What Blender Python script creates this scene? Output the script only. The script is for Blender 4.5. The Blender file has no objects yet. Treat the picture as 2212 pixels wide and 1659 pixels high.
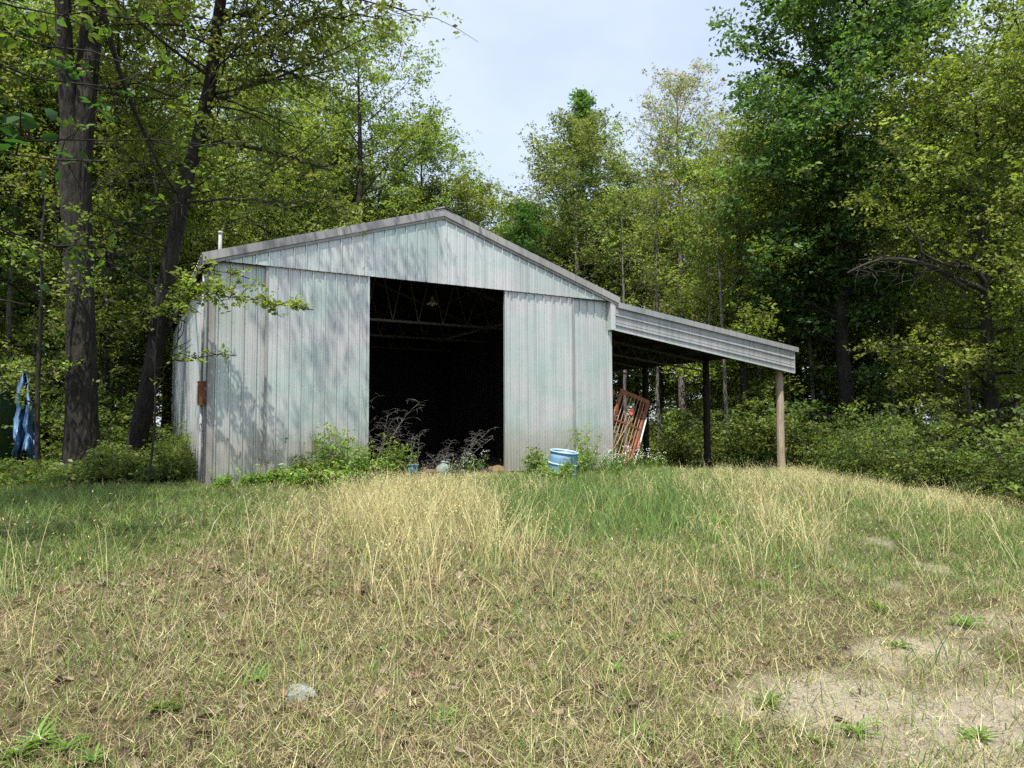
import bpy, math, random
import numpy as np
from mathutils import Matrix, Vector

# ------------------------------------------------------------------ camera, world, sun
sc = bpy.context.scene
COL = sc.collection
F_PX, YAW, PIT, ROLL = 1484.5, .5128, .0551, -.0035          # 2212-pixel wide measuring frame
CAM = np.array([-1.3203, -13.6329, 1.1351])
cd = bpy.data.cameras.new('camera'); cam = bpy.data.objects.new('camera', cd); COL.objects.link(cam)
cd.sensor_width = 36; cd.lens = F_PX / 2212 * 36; cd.clip_start = .05; cd.clip_end = 2000
cam.matrix_world = Matrix.Translation(CAM) @ Matrix.Rotation(-YAW, 4, 'Z') @ Matrix.Rotation(math.pi/2 + PIT, 4, 'X') @ Matrix.Rotation(ROLL, 4, 'Z')
sc.camera = cam

SUN = Vector((-.75, -.90, 2.5)).normalized()
w = bpy.data.worlds.new('World'); sc.world = w; w.use_nodes = True
nt = w.node_tree; nt.nodes.clear()
def wn(t, **k):
    n = nt.nodes.new(t)
    for a, b in k.items(): setattr(n, a, b)
    return n
sky = wn('ShaderNodeTexSky', sky_type='NISHITA', sun_disc=False)
sky.sun_elevation = math.asin(SUN.z); sky.sun_rotation = math.atan2(SUN.x, SUN.y)
sky.air_density = 1.0; sky.dust_density = 2.0; sky.ozone_density = 1.0
tc = wn('ShaderNodeTexCoord'); mp = wn('ShaderNodeMapping'); mp.inputs['Scale'].default_value = (1.2, 1.2, 2.6)
nz = wn('ShaderNodeTexNoise'); nz.inputs['Scale'].default_value = 1.7; nz.inputs['Detail'].default_value = 5; nz.inputs['Roughness'].default_value = .5
cr = wn('ShaderNodeValToRGB'); cr.color_ramp.elements[0].position = .36; cr.color_ramp.elements[1].position = .68
cr.color_ramp.elements[0].color = (.50, .50, .50, 1); cr.color_ramp.elements[1].color = (.86, .86, .86, 1)
bg1 = wn('ShaderNodeBackground'); bg1.inputs['Strength'].default_value = .15
bg2 = wn('ShaderNodeBackground'); bg2.inputs['Color'].default_value = (.735, .81, .955, 1); bg2.inputs['Strength'].default_value = .82   # thin high cloud veil
mx = wn('ShaderNodeMixShader'); ow = wn('ShaderNodeOutputWorld')
L = nt.links.new
L(tc.outputs['Generated'], mp.inputs['Vector']); L(mp.outputs['Vector'], nz.inputs['Vector']); L(nz.outputs['Fac'], cr.inputs['Fac'])
L(sky.outputs['Color'], bg1.inputs['Color']); L(cr.outputs['Color'], mx.inputs['Fac']); L(bg1.outputs[0], mx.inputs[1]); L(bg2.outputs[0], mx.inputs[2]); L(mx.outputs[0], ow.inputs['Surface'])
sd = bpy.data.lights.new('sun', 'SUN'); sd.energy = 4.6; sd.angle = math.radians(.6); sd.color = (1, .95, .86)
so = bpy.data.objects.new('sun', sd); COL.objects.link(so); so.rotation_euler = SUN.to_track_quat('Z', 'Y').to_euler()
sc.view_settings.view_transform = 'Standard'; sc.view_settings.look = 'None'; sc.view_settings.gamma = 1; sc.view_settings.exposure = .74
sc.render.engine = 'CYCLES'
sc.cycles.max_bounces = 4; sc.cycles.diffuse_bounces = 3; sc.cycles.transmission_bounces = 3; sc.cycles.glossy_bounces = 2
sc.cycles.use_denoising = False

# ------------------------------------------------------------------ pixel helpers
def ray(px, py):
    x, y = px - 1106, py - 829.5
    r = -ROLL; x, y = x*math.cos(r) - y*math.sin(r), x*math.sin(r) + y*math.cos(r)
    d = (x/F_PX, 1., -y/F_PX)
    yy = d[1]*math.cos(PIT) - d[2]*math.sin(PIT); zz = d[1]*math.sin(PIT) + d[2]*math.cos(PIT)
    return np.array([d[0]*math.cos(YAW) + yy*math.sin(YAW), -d[0]*math.sin(YAW) + yy*math.cos(YAW), zz])
def atd(px, py, D): return CAM + ray(px, py)*D                # point seen at a pixel, D metres deep
def aty(px, py, y): d = ray(px, py); return CAM + d*(y - CAM[1])/d[1]
def project(P):
    d = np.asarray(P, float) - CAM
    x = d[:, 0]*math.cos(YAW) - d[:, 1]*math.sin(YAW); y = d[:, 0]*math.sin(YAW) + d[:, 1]*math.cos(YAW); z = d[:, 2]
    yy = y*math.cos(PIT) + z*math.sin(PIT); zz = -y*math.sin(PIT) + z*math.cos(PIT)
    yy = np.where(yy < .2, .2, yy)
    return 1106 + x/yy*F_PX, 829.5 - zz/yy*F_PX, yy
def sig(v): return 1/(1 + np.exp(-np.clip(v, -30, 30)))
def sst(a, b, v): t = np.clip((v - a)/(b - a), 0, 1); return t*t*(3 - 2*t)
def gz(x, y):                                                  # ground height
    x = np.asarray(x, float); y = np.asarray(y, float)
    z = -.42*sst(0, 1, np.clip(-y/13, 0, 1)) - .11*np.log1p(np.exp(np.clip((x - 10.2)/.8, -30, 30)))*.8
    z = np.maximum(z, -1.5 + .1*np.sin(x*.3))
    z = z - .06*sst(-1, -4, x)
    out = sst(.2, 2.2, np.maximum(np.maximum(-x, x - 9.2), np.maximum(-y, y - 10.9)))
    return z + out*(.035*np.sin(x*1.3 + .7)*np.cos(y*1.1) + .018*np.sin(x*3.1)*np.sin(y*2.7 + 1) + .05*np.sin(x*.35)*np.sin(y*.4))

# ------------------------------------------------------------------ object helpers
def tag(o, label=None, cat=None, group=None, kind=None):
    if label: o['label'] = label
    if cat: o['category'] = cat
    if group: o['group'] = group
    if kind: o['kind'] = kind
    return o
def empty(name, loc=(0, 0, 0), rz=0):
    o = bpy.data.objects.new(name, None); COL.objects.link(o); o.location = loc; o.rotation_euler = (0, 0, rz); o.empty_display_size = .2
    return o
def obj(name, me, parent=None, mat=None):
    o = bpy.data.objects.new(name, me); COL.objects.link(o)
    if mat and not me.materials: me.materials.append(mat)
    if parent: o.parent = parent
    return o
class MB:
    """collects tubes, boxes, sheets; builds ONE mesh"""
    def __init__(s): s.v = []; s.f = []; s.n = 0; s.c = []
    def add(s, V, Fs, col=None):
        V = np.asarray(V, float).reshape(-1, 3)
        s.v.append(V); s.f.extend([tuple(int(i) + s.n for i in f) for f in Fs]); s.n += len(V)
        s.c.append(np.tile(np.array(list(col or (1, 1, 1)) + [1.]), (len(V), 1)))
    def box(s, a, b, M=None, col=None):
        x0, y0, z0 = a; x1, y1, z1 = b
        V = np.array([(x0,y0,z0),(x1,y0,z0),(x1,y1,z0),(x0,y1,z0),(x0,y0,z1),(x1,y0,z1),(x1,y1,z1),(x0,y1,z1)], float)
        if M is not None: V = np.array([M @ Vector(p) for p in V])
        s.add(V, [(0,3,2,1),(4,5,6,7),(0,1,5,4),(1,2,6,5),(2,3,7,6),(3,0,4,7)], col)
    def bar(s, p, q, wd, ht, col=None):
        p = Vector(p); q = Vector(q); d = q - p; ln = d.length; d.normalize()
        up = Vector((0, 0, 1)) if abs(d.z) < .95 else Vector((0, 1, 0))
        sd_ = d.cross(up).normalized(); u2 = sd_.cross(d)
        V = []
        for t in (p, q):
            for i, j in ((-1,-1),(1,-1),(1,1),(-1,1)): V.append(t + sd_*(wd/2*i) + u2*(ht/2*j))
        s.add([tuple(v) for v in V], [(0,1,2,3),(7,6,5,4),(0,4,5,1),(1,5,6,2),(2,6,7,3),(3,7,4,0)], col)
    def tube(s, P, R, k=6, col=None, cap=True):
        V, Fs = tube(P, R, k, cap); s.add(V, Fs, col)
    def mesh(s, name, smooth=False):
        me = bpy.data.meshes.new(name)
        V = np.concatenate(s.v) if s.v else np.zeros((0, 3))
        me.from_pydata(V.tolist(), [], s.f)
        at = me.attributes.new('Col', 'FLOAT_COLOR', 'POINT'); at.data.foreach_set('color', np.concatenate(s.c).astype(np.float32).ravel())
        if smooth: me.polygons.foreach_set('use_smooth', np.ones(len(me.polygons), bool))
        me.update(); return me
    def build(s, name, mat, parent=None, smooth=False): return obj(name, s.mesh(name, smooth), parent, mat)
def tube(P, R, k=6, cap=True):
    P = np.asarray(P, float); R = np.broadcast_to(np.asarray(R, float), (len(P),))
    T = np.gradient(P, axis=0); T /= np.linalg.norm(T, axis=1)[:, None] + 1e-9
    ref = np.array([.31, .95, .05]) if abs(T[:, 2]).mean() > .5 else np.array([.05, .1, 1.])
    A = np.cross(T, ref); A /= np.linalg.norm(A, axis=1)[:, None] + 1e-9
    B = np.cross(T, A)
    th = np.arange(k)*2*np.pi/k
    V = P[:, None, :] + R[:, None, None]*(np.cos(th)[None, :, None]*A[:, None, :] + np.sin(th)[None, :, None]*B[:, None, :])
    Fs = []
    for i in range(len(P) - 1):
        for j in range(k):
            a = i*k + j; b = i*k + (j + 1) % k; Fs.append((a, b, b + k, a + k))
    if cap: Fs.append(tuple(range(k - 1, -1, -1))); Fs.append(tuple(range((len(P)-1)*k, len(P)*k)))
    return V.reshape(-1, 3), Fs
def raw_mesh(name, V, quads, col=None, smooth=False):
    """big quad meshes from arrays"""
    me = bpy.data.meshes.new(name); V = np.asarray(V, np.float32); Q = np.asarray(quads, np.int32); k = Q.shape[1]
    me.vertices.add(len(V)); me.vertices.foreach_set('co', V.ravel())
    me.loops.add(Q.size); me.loops.foreach_set('vertex_index', Q.ravel())
    me.polygons.add(len(Q)); me.polygons.foreach_set('loop_start', np.arange(0, Q.size, k, dtype=np.int32))
    if smooth: me.polygons.foreach_set('use_smooth', np.ones(len(Q), bool))
    if col is not None:
        at = me.attributes.new('Col', 'FLOAT_COLOR', 'POINT')
        at.data.foreach_set('color', np.concatenate([col, np.ones((len(col), 1))], 1).astype(np.float32).ravel())
    me.update(calc_edges=True); return me
def copy_tree(o, parent=None):
    c = o.copy(); COL.objects.link(c); c.parent = parent
    for ch in list(o.children): copy_tree(ch, c)
    return c

# ------------------------------------------------------------------ materials
def mat(name):
    m = bpy.data.materials.new(name); m.use_nodes = True; t = m.node_tree; t.nodes.clear()
    def N(ty, **k):
        n = t.nodes.new(ty)
        for a, b in k.items():
            if a.startswith('_'): n.inputs[a[1:]].default_value = b
            else: setattr(n, a, b)
        return n
    return m, N, t.links.new
def ramp(N, stops):
    r = N('ShaderNodeValToRGB'); e = r.color_ramp.elements
    while len(e) < len(stops): e.new(.5)
    for i, (p, c) in enumerate(stops): e[i].position = p; e[i].color = (*c, 1) if len(c) == 3 else c
    return r
def simple(name, stops, scale=5, rough=.7, metal=0, bump=.0, stretch=(1, 1, 1), detail=6, spec=.5, bscale=None):
    m, N, K = mat(name)
    co = N('ShaderNodeTexCoord'); mp = N('ShaderNodeMapping'); mp.inputs['Scale'].default_value = stretch
    nz = N('ShaderNodeTexNoise', _Scale=scale, _Detail=detail, _Roughness=.62)
    K(co.outputs['Object'], mp.inputs[0]); K(mp.outputs[0], nz.inputs['Vector'])
    r = ramp(N, stops); K(nz.outputs['Fac'], r.inputs[0])
    b = N('ShaderNodeBsdfPrincipled', _Roughness=rough, _Metallic=metal); b.inputs['Specular IOR Level'].default_value = spec
    K(r.outputs[0], b.inputs['Base Color'])
    if bump:
        n2 = N('ShaderNodeTexNoise', _Scale=bscale or scale*4, _Detail=6); K(mp.outputs[0], n2.inputs['Vector'])
        bp = N('ShaderNodeBump', _Strength=bump, _Distance=.02); K(n2.outputs['Fac'], bp.inputs['Height']); K(bp.outputs[0], b.inputs['Normal'])
    o = N('ShaderNodeOutputMaterial'); K(b.outputs[0], o.inputs[0]); return m
def leaf_mat(name, trans=.38, rough=.55, var=.25, tint=(1.12, 1.25, .6)):
    m, N, K = mat(name)
    at = N('ShaderNodeAttribute', attribute_name='Col'); oi = N('ShaderNodeObjectInfo')
    hs = N('ShaderNodeHueSaturation')
    m1 = N('ShaderNodeMapRange'); m1.inputs['To Min'].default_value = 1 - var; m1.inputs['To Max'].default_value = 1 + var
    m2 = N('ShaderNodeMapRange'); m2.inputs['To Min'].default_value = .493; m2.inputs['To Max'].default_value = .515
    K(oi.outputs['Random'], m1.inputs[0]); K(oi.outputs['Random'], m2.inputs[0]); K(m1.outputs[0], hs.inputs['Value']); K(m2.outputs[0], hs.inputs['Hue']); K(at.outputs['Color'], hs.inputs['Color'])
    b = N('ShaderNodeBsdfPrincipled', _Roughness=rough); b.inputs['Specular IOR Level'].default_value = .35
    tr = N('ShaderNodeBsdfTranslucent'); mu = N('ShaderNodeMix', data_type='RGBA', blend_type='MULTIPLY'); mu.inputs[0].default_value = 1; mu.inputs[7].default_value = (*tint, 1)
    K(hs.outputs[0], b.inputs['Base Color']); K(hs.outputs[0], mu.inputs[6]); K(mu.outputs[2], tr.inputs['Color'])
    ms = N('ShaderNodeMixShader', _Fac=trans); K(b.outputs[0], ms.inputs[1]); K(tr.outputs[0], ms.inputs[2])
    o = N('ShaderNodeOutputMaterial'); K(ms.outputs[0], o.inputs[0]); return m
M = {}
M['leaf'] = leaf_mat('leaf', .48); M['blade'] = leaf_mat('blade', .3, .6, .18, (1.1, 1.05, .8)); M['dead'] = leaf_mat('dead_leaf', .12, .8, .3, (1, .9, .7))
def bark_mat(name, dark, light, sc_=6):
    m, N, K = mat(name)
    co = N('ShaderNodeTexCoord'); mp = N('ShaderNodeMapping'); mp.inputs['Scale'].default_value = (1, 1, .22)
    nz = N('ShaderNodeTexNoise', _Scale=sc_*2.2, _Detail=8, _Roughness=.7); vz = N('ShaderNodeTexVoronoi', feature='DISTANCE_TO_EDGE', _Scale=sc_*1.6)
    lo = N('ShaderNodeTexNoise', _Scale=1.3, _Detail=3)
    K(co.outputs['Object'], mp.inputs[0]); K(mp.outputs[0], nz.inputs['Vector']); K(mp.outputs[0], vz.inputs['Vector']); K(co.outputs['Object'], lo.inputs['Vector'])
    r = ramp(N, [(.25, dark), (.5, [(a + b)/2 for a, b in zip(dark, light)]), (.78, light)]); K(nz.outputs['Fac'], r.inputs[0])
    gr = ramp(N, [(.5, (0, 0, 0)), (.72, (.35, .35, .35))]); K(lo.outputs['Fac'], gr.inputs[0])
    mi = N('ShaderNodeMix', data_type='RGBA'); K(gr.outputs[0], mi.inputs[0]); K(r.outputs[0], mi.inputs[6]); mi.inputs[7].default_value = (.09, .095, .065, 1)   # lichen
    b = N('ShaderNodeBsdfPrincipled', _Roughness=.9); b.inputs['Specular IOR Level'].default_value = .2; K(mi.outputs[2], b.inputs['Base Color'])
    ad = N('ShaderNodeMath', operation='MULTIPLY_ADD'); K(vz.outputs['Distance'], ad.inputs[0]); ad.inputs[1].default_value = 1.5; K(nz.outputs['Fac'], ad.inputs[2])
    bp = N('ShaderNodeBump', _Strength=.9, _Distance=.04); K(ad.outputs[0], bp.inputs['Height']); K(bp.outputs[0], b.inputs['Normal'])
    o = N('ShaderNodeOutputMaterial'); K(b.outputs[0], o.inputs[0]); return m
M['bark'] = bark_mat('bark', (.006, .0055, .005), (.06, .054, .047))
M['bark_grey'] = bark_mat('bark_grey', (.06, .055, .048), (.26, .245, .22), 8)

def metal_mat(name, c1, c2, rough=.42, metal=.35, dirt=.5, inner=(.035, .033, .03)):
    """weathered painted sheet metal; its dull back is coloured dark to deepen the interior shade"""
    m, N, K = mat(name)
    co = N('ShaderNodeTexCoord'); ge = N('ShaderNodeNewGeometry'); oi = N('ShaderNodeObjectInfo')
    a1 = N('ShaderNodeVectorMath', operation='ADD'); cx = N('ShaderNodeCombineXYZ'); K(oi.outputs['Random'], cx.inputs[2])
    st = N('ShaderNodeMapping'); st.inputs['Scale'].default_value = (6, 6, .22); K(ge.outputs['Position'], st.inputs[0])
    n1 = N('ShaderNodeTexNoise', _Scale=1.6, _Detail=7, _Roughness=.65); K(st.outputs[0], n1.inputs['Vector'])
    n2 = N('ShaderNodeTexNoise', _Scale=.9, _Detail=5, _Roughness=.6); K(ge.outputs['Position'], n2.inputs['Vector'])
    n3 = N('ShaderNodeTexNoise', _Scale=38, _Detail=4); K(ge.outputs['Position'], n3.inputs['Vector'])
    r1 = ramp(N, [(.38, c1), (.62, c2)]); K(n2.outputs['Fac'], r1.inputs[0])
    r2 = ramp(N, [(.32, (.62, .61, .60)), (.52, (1, 1, 1)), (.75, (1.0, 1.0, 1.0))]); K(n1.outputs['Fac'], r2.inputs[0])
    r3 = ramp(N, [(.3, (.95, .95, .95)), (.65, (1, 1, 1))]); K(n3.outputs['Fac'], r3.inputs[0])
    mA = N('ShaderNodeMix', data_type='RGBA', blend_type='MULTIPLY'); mA.inputs[0].default_value = dirt; K(r1.outputs[0], mA.inputs[6]); K(r2.outputs[0], mA.inputs[7])
    mB = N('ShaderNodeMix', data_type='RGBA', blend_type='MULTIPLY'); mB.inputs[0].default_value = .8; K(mA.outputs[2], mB.inputs[6]); K(r3.outputs[0], mB.inputs[7])
    vr = N('ShaderNodeMapRange'); vr.inputs['To Min'].default_value = .9; vr.inputs['To Max'].default_value = 1.06; K(oi.outputs['Random'], vr.inputs[0])
    hs = N('ShaderNodeHueSaturation'); K(vr.outputs[0], hs.inputs['Value']); K(mB.outputs[2], hs.inputs['Color'])
    # soil splash near the ground
    sx = N('ShaderNodeSeparateXYZ'); K(ge.outputs['Position'], sx.inputs[0])
    sp = N('ShaderNodeMath', operation='MULTIPLY_ADD'); K(n1.outputs['Fac'], sp.inputs[0]); sp.inputs[1].default_value = -1.3; K(sx.outputs[2], sp.inputs[2])
    rs = ramp(N, [(0, (.55, .55, .55)), (.5, (0, 0, 0))]); K(sp.outputs[0], rs.inputs[0])
    mC = N('ShaderNodeMix', data_type='RGBA'); K(rs.outputs[0], mC.inputs[0]); K(hs.outputs[0], mC.inputs[6]); mC.inputs[7].default_value = (.36, .31, .25, 1)
    rn = N('ShaderNodeTexNoise', _Scale=1.1, _Detail=6, _Roughness=.7); sm = N('ShaderNodeMapping'); sm.inputs['Scale'].default_value = (5, 5, .35); K(ge.outputs['Position'], sm.inputs[0]); K(sm.outputs[0], rn.inputs['Vector'])
    rq = ramp(N, [(.60, (0, 0, 0)), (.80, (.38, .38, .38))]); K(rn.outputs['Fac'], rq.inputs[0])
    mD = N('ShaderNodeMix', data_type='RGBA'); K(rq.outputs[0], mD.inputs[0]); K(mC.outputs[2], mD.inputs[6]); mD.inputs[7].default_value = (.25, .22, .21, 1); mC = mD      # grey-brown runs
    rr = N('ShaderNodeMapRange'); rr.inputs['To Min'].default_value = rough - .08; rr.inputs['To Max'].default_value = rough + .2; K(n2.outputs['Fac'], rr.inputs[0])
    b = N('ShaderNodeBsdfPrincipled', _Metallic=metal); K(mC.outputs[2], b.inputs['Base Color']); K(rr.outputs[0], b.inputs['Roughness'])
    oc = N('ShaderNodeTexNoise', _Scale=2.2, _Detail=2); K(ge.outputs['Position'], oc.inputs['Vector'])
    bp = N('ShaderNodeBump', _Strength=.25, _Distance=.03); K(oc.outputs['Fac'], bp.inputs['Height']); K(bp.outputs[0], b.inputs['Normal'])
    bi = N('ShaderNodeBsdfPrincipled', _Roughness=.8); bi.inputs['Base Color'].default_value = (*inner, 1)  # back faces coloured dark to stand in for indoor shade
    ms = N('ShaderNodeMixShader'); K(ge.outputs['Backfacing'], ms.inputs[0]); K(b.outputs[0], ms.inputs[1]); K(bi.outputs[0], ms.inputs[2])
    o = N('ShaderNodeOutputMaterial'); K(ms.outputs[0], o.inputs[0]); return m
M['siding'] = metal_mat('siding', (.43, .515, .48), (.53, .535, .53), .36, .42, .5)
M['fascia'] = metal_mat('fascia_metal', (.31, .335, .335), (.38, .385, .39), dirt=.8)
M['trim'] = metal_mat('trim_metal', (.27, .265, .255), (.36, .355, .345), .5, .3, .9)
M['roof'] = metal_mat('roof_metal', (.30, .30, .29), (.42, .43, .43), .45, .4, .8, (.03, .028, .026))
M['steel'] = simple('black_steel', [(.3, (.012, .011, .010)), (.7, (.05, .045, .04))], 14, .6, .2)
M['dark_trim'] = simple('dark_trim', [(.3, (.06, .055, .05)), (.7, (.15, .14, .13))], 6, .6, .2, 0, (3, 3, .5))
M['truss'] = simple('grey_steel', [(.3, (.10, .10, .095)), (.7, (.22, .215, .21))], 14, .5, .4)
M['post'] = simple('weathered_post', [(.3, (.20, .15, .10)), (.55, (.34, .28, .20)), (.75, (.42, .37, .29))], 5, .85, 0, .6, (6, 6, .6))
M['creosote'] = simple('creosote_post', [(.3, (.012, .009, .007)), (.7, (.05, .038, .028))], 5, .85, 0, .5, (6, 6, .6))  # rear posts: roof shade put into the wood colour
M['concrete'] = simple('slab', [(.3, (.10, .085, .07)), (.7, (.22, .19, .16))], 3, .9, 0, .4)
M['screw'] = simple('screw', [(.3, (.10, .10, .10)), (.7, (.25, .25, .25))], 20, .5, .6)

# ------------------------------------------------------------------ ground
def zones(x, y):
    px, py, d = project(np.stack([x, y, gz(x, y)], -1))
    px = np.clip(px, -900, 3100); py = np.clip(py, 900, 2600)
    gl = sig((1285 - .30*px - py)/28)*sig((700 - px)/60)                               # shaded green grass, left
    td = np.maximum(sig((px - 720)/50)*sig((1150 - px)/60)*sig((1265 - .12*(px - 720) - py)/40),
                    sig((px - 1400)/60)*sig((1092 + .055*(px - 1700) - py)/12))        # tall straw
    td = np.maximum(td, np.exp(-((px - 1690)/90)**2 - ((py - 1165)/65)**2))
    cg = 1.0*sig((px - 1060)/40)*sig((1480 - px)/50)*sig((1150 - py)/25)                   # green patch by the barrel
    rg = sig((px - 1400)/60)*sig((1265 - py + .02*(px - 1600))/40)                     # greener strip on the right
    def seg(ax, ay, bx, by, wd):
        t = np.clip(((px - ax)*(bx - ax) + (py - ay)*(by - ay))/((bx - ax)**2 + (by - ay)**2), 0, 1)
        return np.exp(-((px - ax - t*(bx - ax))**2*.18 + (py - ay - t*(by - ay))**2)/wd**2)
    wob_ = 8*np.sin(px*.021) + 6*np.sin(px*.05)
    py = py + wob_; track = np.maximum(.62*seg(1770, 1136, 2230, 1305, 11), .45*seg(1830, 1230, 2240, 1390, 18))*(.55 + .45*np.sin(px*.033 + 1)*np.sin(py*.05)); py = py - wob_
    blob = .62*np.exp(-((px - 2120)/300)**2 - ((py - 1585)/110)**2)*1.3 + .6*np.exp(-((px - 1720)/190)**2 - ((py - 1510)/55)**2) + .65*np.exp(-((px - 1960)/150)**2 - ((py - 1405)/38)**2) + .5*np.exp(-((px - 2120)/110)**2 - ((py - 1345)/25)**2)
    sand = np.clip(np.maximum(track, blob), 0, 1)
    lit = sig((py - 1190 - .0*px)/30)*sig((1350 - px)/160)                             # fallen leaves
    return dict(px=px, py=py, d=d, gl=gl, td=td, cg=cg, rg=rg, sand=sand, lit=lit)
def axis(lo, hi, c0, c1, fine, grow=1.16):
    a = list(np.arange(c0, c1, fine)); s = fine
    while a[-1] < hi: s *= grow; a.append(a[-1] + s)
    s = fine
    while a[0] > lo: s *= grow; a.insert(0, a[0] - s)
    return np.array(a)
gx = axis(-420, 520, -7, 14, .16); gy = axis(-160, 620, -13.2, 1, .16)
X, Y = np.meshgrid(gx, gy); xf, yf = X.ravel(), Y.ravel()
rg_ = np.random.default_rng(3)
inside = (xf > .02) & (xf < 9.15) & (yf > .0) & (yf < 10.8)
Z = gz(xf, yf) + np.where((abs(xf) < 20) & (yf < 0), rg_.normal(0, .006, len(xf)), 0) - np.where(inside, .14, 0)
far = np.hypot(xf, yf)
z_ = zones(xf, yf)
vis = sst(60, 20, far)*(yf < 3)
wood = np.clip(sst(-.5, 3, yf) + sst(10.5, 14, xf)*sst(-9, -4, yf) + sst(-2, -5, xf), 0, 1)
gcol = np.stack([z_['sand']*vis, np.clip(z_['gl'] + z_['cg']*.8 + z_['rg']*.5, 0, 1)*vis, wood], -1)
nx, ny = len(gx), len(gy); I = np.arange(nx*ny).reshape(ny, nx)
Q = np.stack([I[:-1, :-1], I[:-1, 1:], I[1:, 1:], I[1:, :-1]], -1).reshape(-1, 4)
gme = raw_mesh('ground', np.stack([xf, yf, Z], -1), Q, gcol, True)
def ground_mat():
    m, N, K = mat('ground_soil')
    at = N('ShaderNodeAttribute', attribute_name='Col'); sp = N('ShaderNodeSeparateColor'); K(at.outputs['Color'], sp.inputs[0])
    ge = N('ShaderNodeNewGeometry')
    n1 = N('ShaderNodeTexNoise', _Scale=14, _Detail=9, _Roughness=.72); n2 = N('ShaderNodeTexNoise', _Scale=2.1, _Detail=6, _Roughness=.6); n3 = N('ShaderNodeTexNoise', _Scale=70, _Detail=5, _Roughness=.7)
    vo = N('ShaderNodeTexVoronoi', _Scale=55)
    for n in (n1, n2, n3, vo): K(ge.outputs['Position'], n.inputs['Vector'])
    soil = ramp(N, [(.28, (.035, .026, .014)), (.5, (.10, .078, .042)), (.7, (.22, .18, .10))]); K(n1.outputs['Fac'], soil.inputs[0])
    grn = ramp(N, [(.3, (.028, .034, .012)), (.7, (.09, .105, .035))]); K(n1.outputs['Fac'], grn.inputs[0])
    wd = ramp(N, [(.3, (.022, .017, .011)), (.55, (.07, .05, .03)), (.75, (.15, .105, .065))]); K(n1.outputs['Fac'], wd.inputs[0])
    sa = ramp(N, [(.25, (.21, .175, .12)), (.5, (.36, .315, .235)), (.75, (.50, .455, .365))]); K(n3.outputs['Fac'], sa.inputs[0])
    pb = N('ShaderNodeMix', data_type='RGBA'); vr = ramp(N, [(.0, (1, 1, 1)), (.22, (0, 0, 0))]); K(vo.outputs['Distance'], vr.inputs[0])
    vc = N('ShaderNodeMix', data_type='RGBA', blend_type='MULTIPLY'); vc.inputs[0].default_value = 0
    mq = N('ShaderNodeMath', operation='MULTIPLY', _1=.5) if False else None
    K(vr.outputs[0], pb.inputs[0]); K(sa.outputs[0], pb.inputs[6])
    pc = ramp(N, [(.2, (.34, .31, .27)), (.8, (.66, .62, .54))]); K(vo.outputs['Color'], pc.inputs[0]); K(pc.outputs[0], pb.inputs[7])
    def mixn(fac_socket, a, b, k, thr=.35):
        ad = N('ShaderNodeMath', operation='MULTIPLY_ADD'); K(n2.outputs['Fac'], ad.inputs[0]); ad.inputs[1].default_value = .9; K(fac_socket, ad.inputs[2])
        r = ramp(N, [(.45 + thr - .12, (0, 0, 0)), (min(.99, .45 + thr + .16), (1, 1, 1))]); K(ad.outputs[0], r.inputs[0])
        mi = N('ShaderNodeMix', data_type='RGBA'); K(r.outputs[0], mi.inputs[0]); K(a, mi.inputs[6]); K(b, mi.inputs[7]); return mi.outputs[2]
    c = mixn(sp.outputs[1], soil.outputs[0], grn.outputs[0], 1)
    c = mixn(sp.outputs[0], c, pb.outputs[2], 1, .30)
    c = mixn(sp.outputs[2], c, wd.outputs[0], 1, .45)
    b = N('ShaderNodeBsdfPrincipled', _Roughness=.95); b.inputs['Specular IOR Level'].default_value = .15; K(c, b.inputs['Base Color'])
    ad = N('ShaderNodeMath', operation='ADD'); K(n1.outputs['Fac'], ad.inputs[0]); K(n3.outputs['Fac'], ad.inputs[1])
    bp = N('ShaderNodeBump', _Strength=.8, _Distance=.03); K(ad.outputs[0], bp.inputs['Height']); K(bp.outputs[0], b.inputs['Normal'])
    o = N('ShaderNodeOutputMaterial'); K(b.outputs[0], o.inputs[0]); return m
tag(obj('ground', gme, None, ground_mat()), kind='structure')

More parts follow.
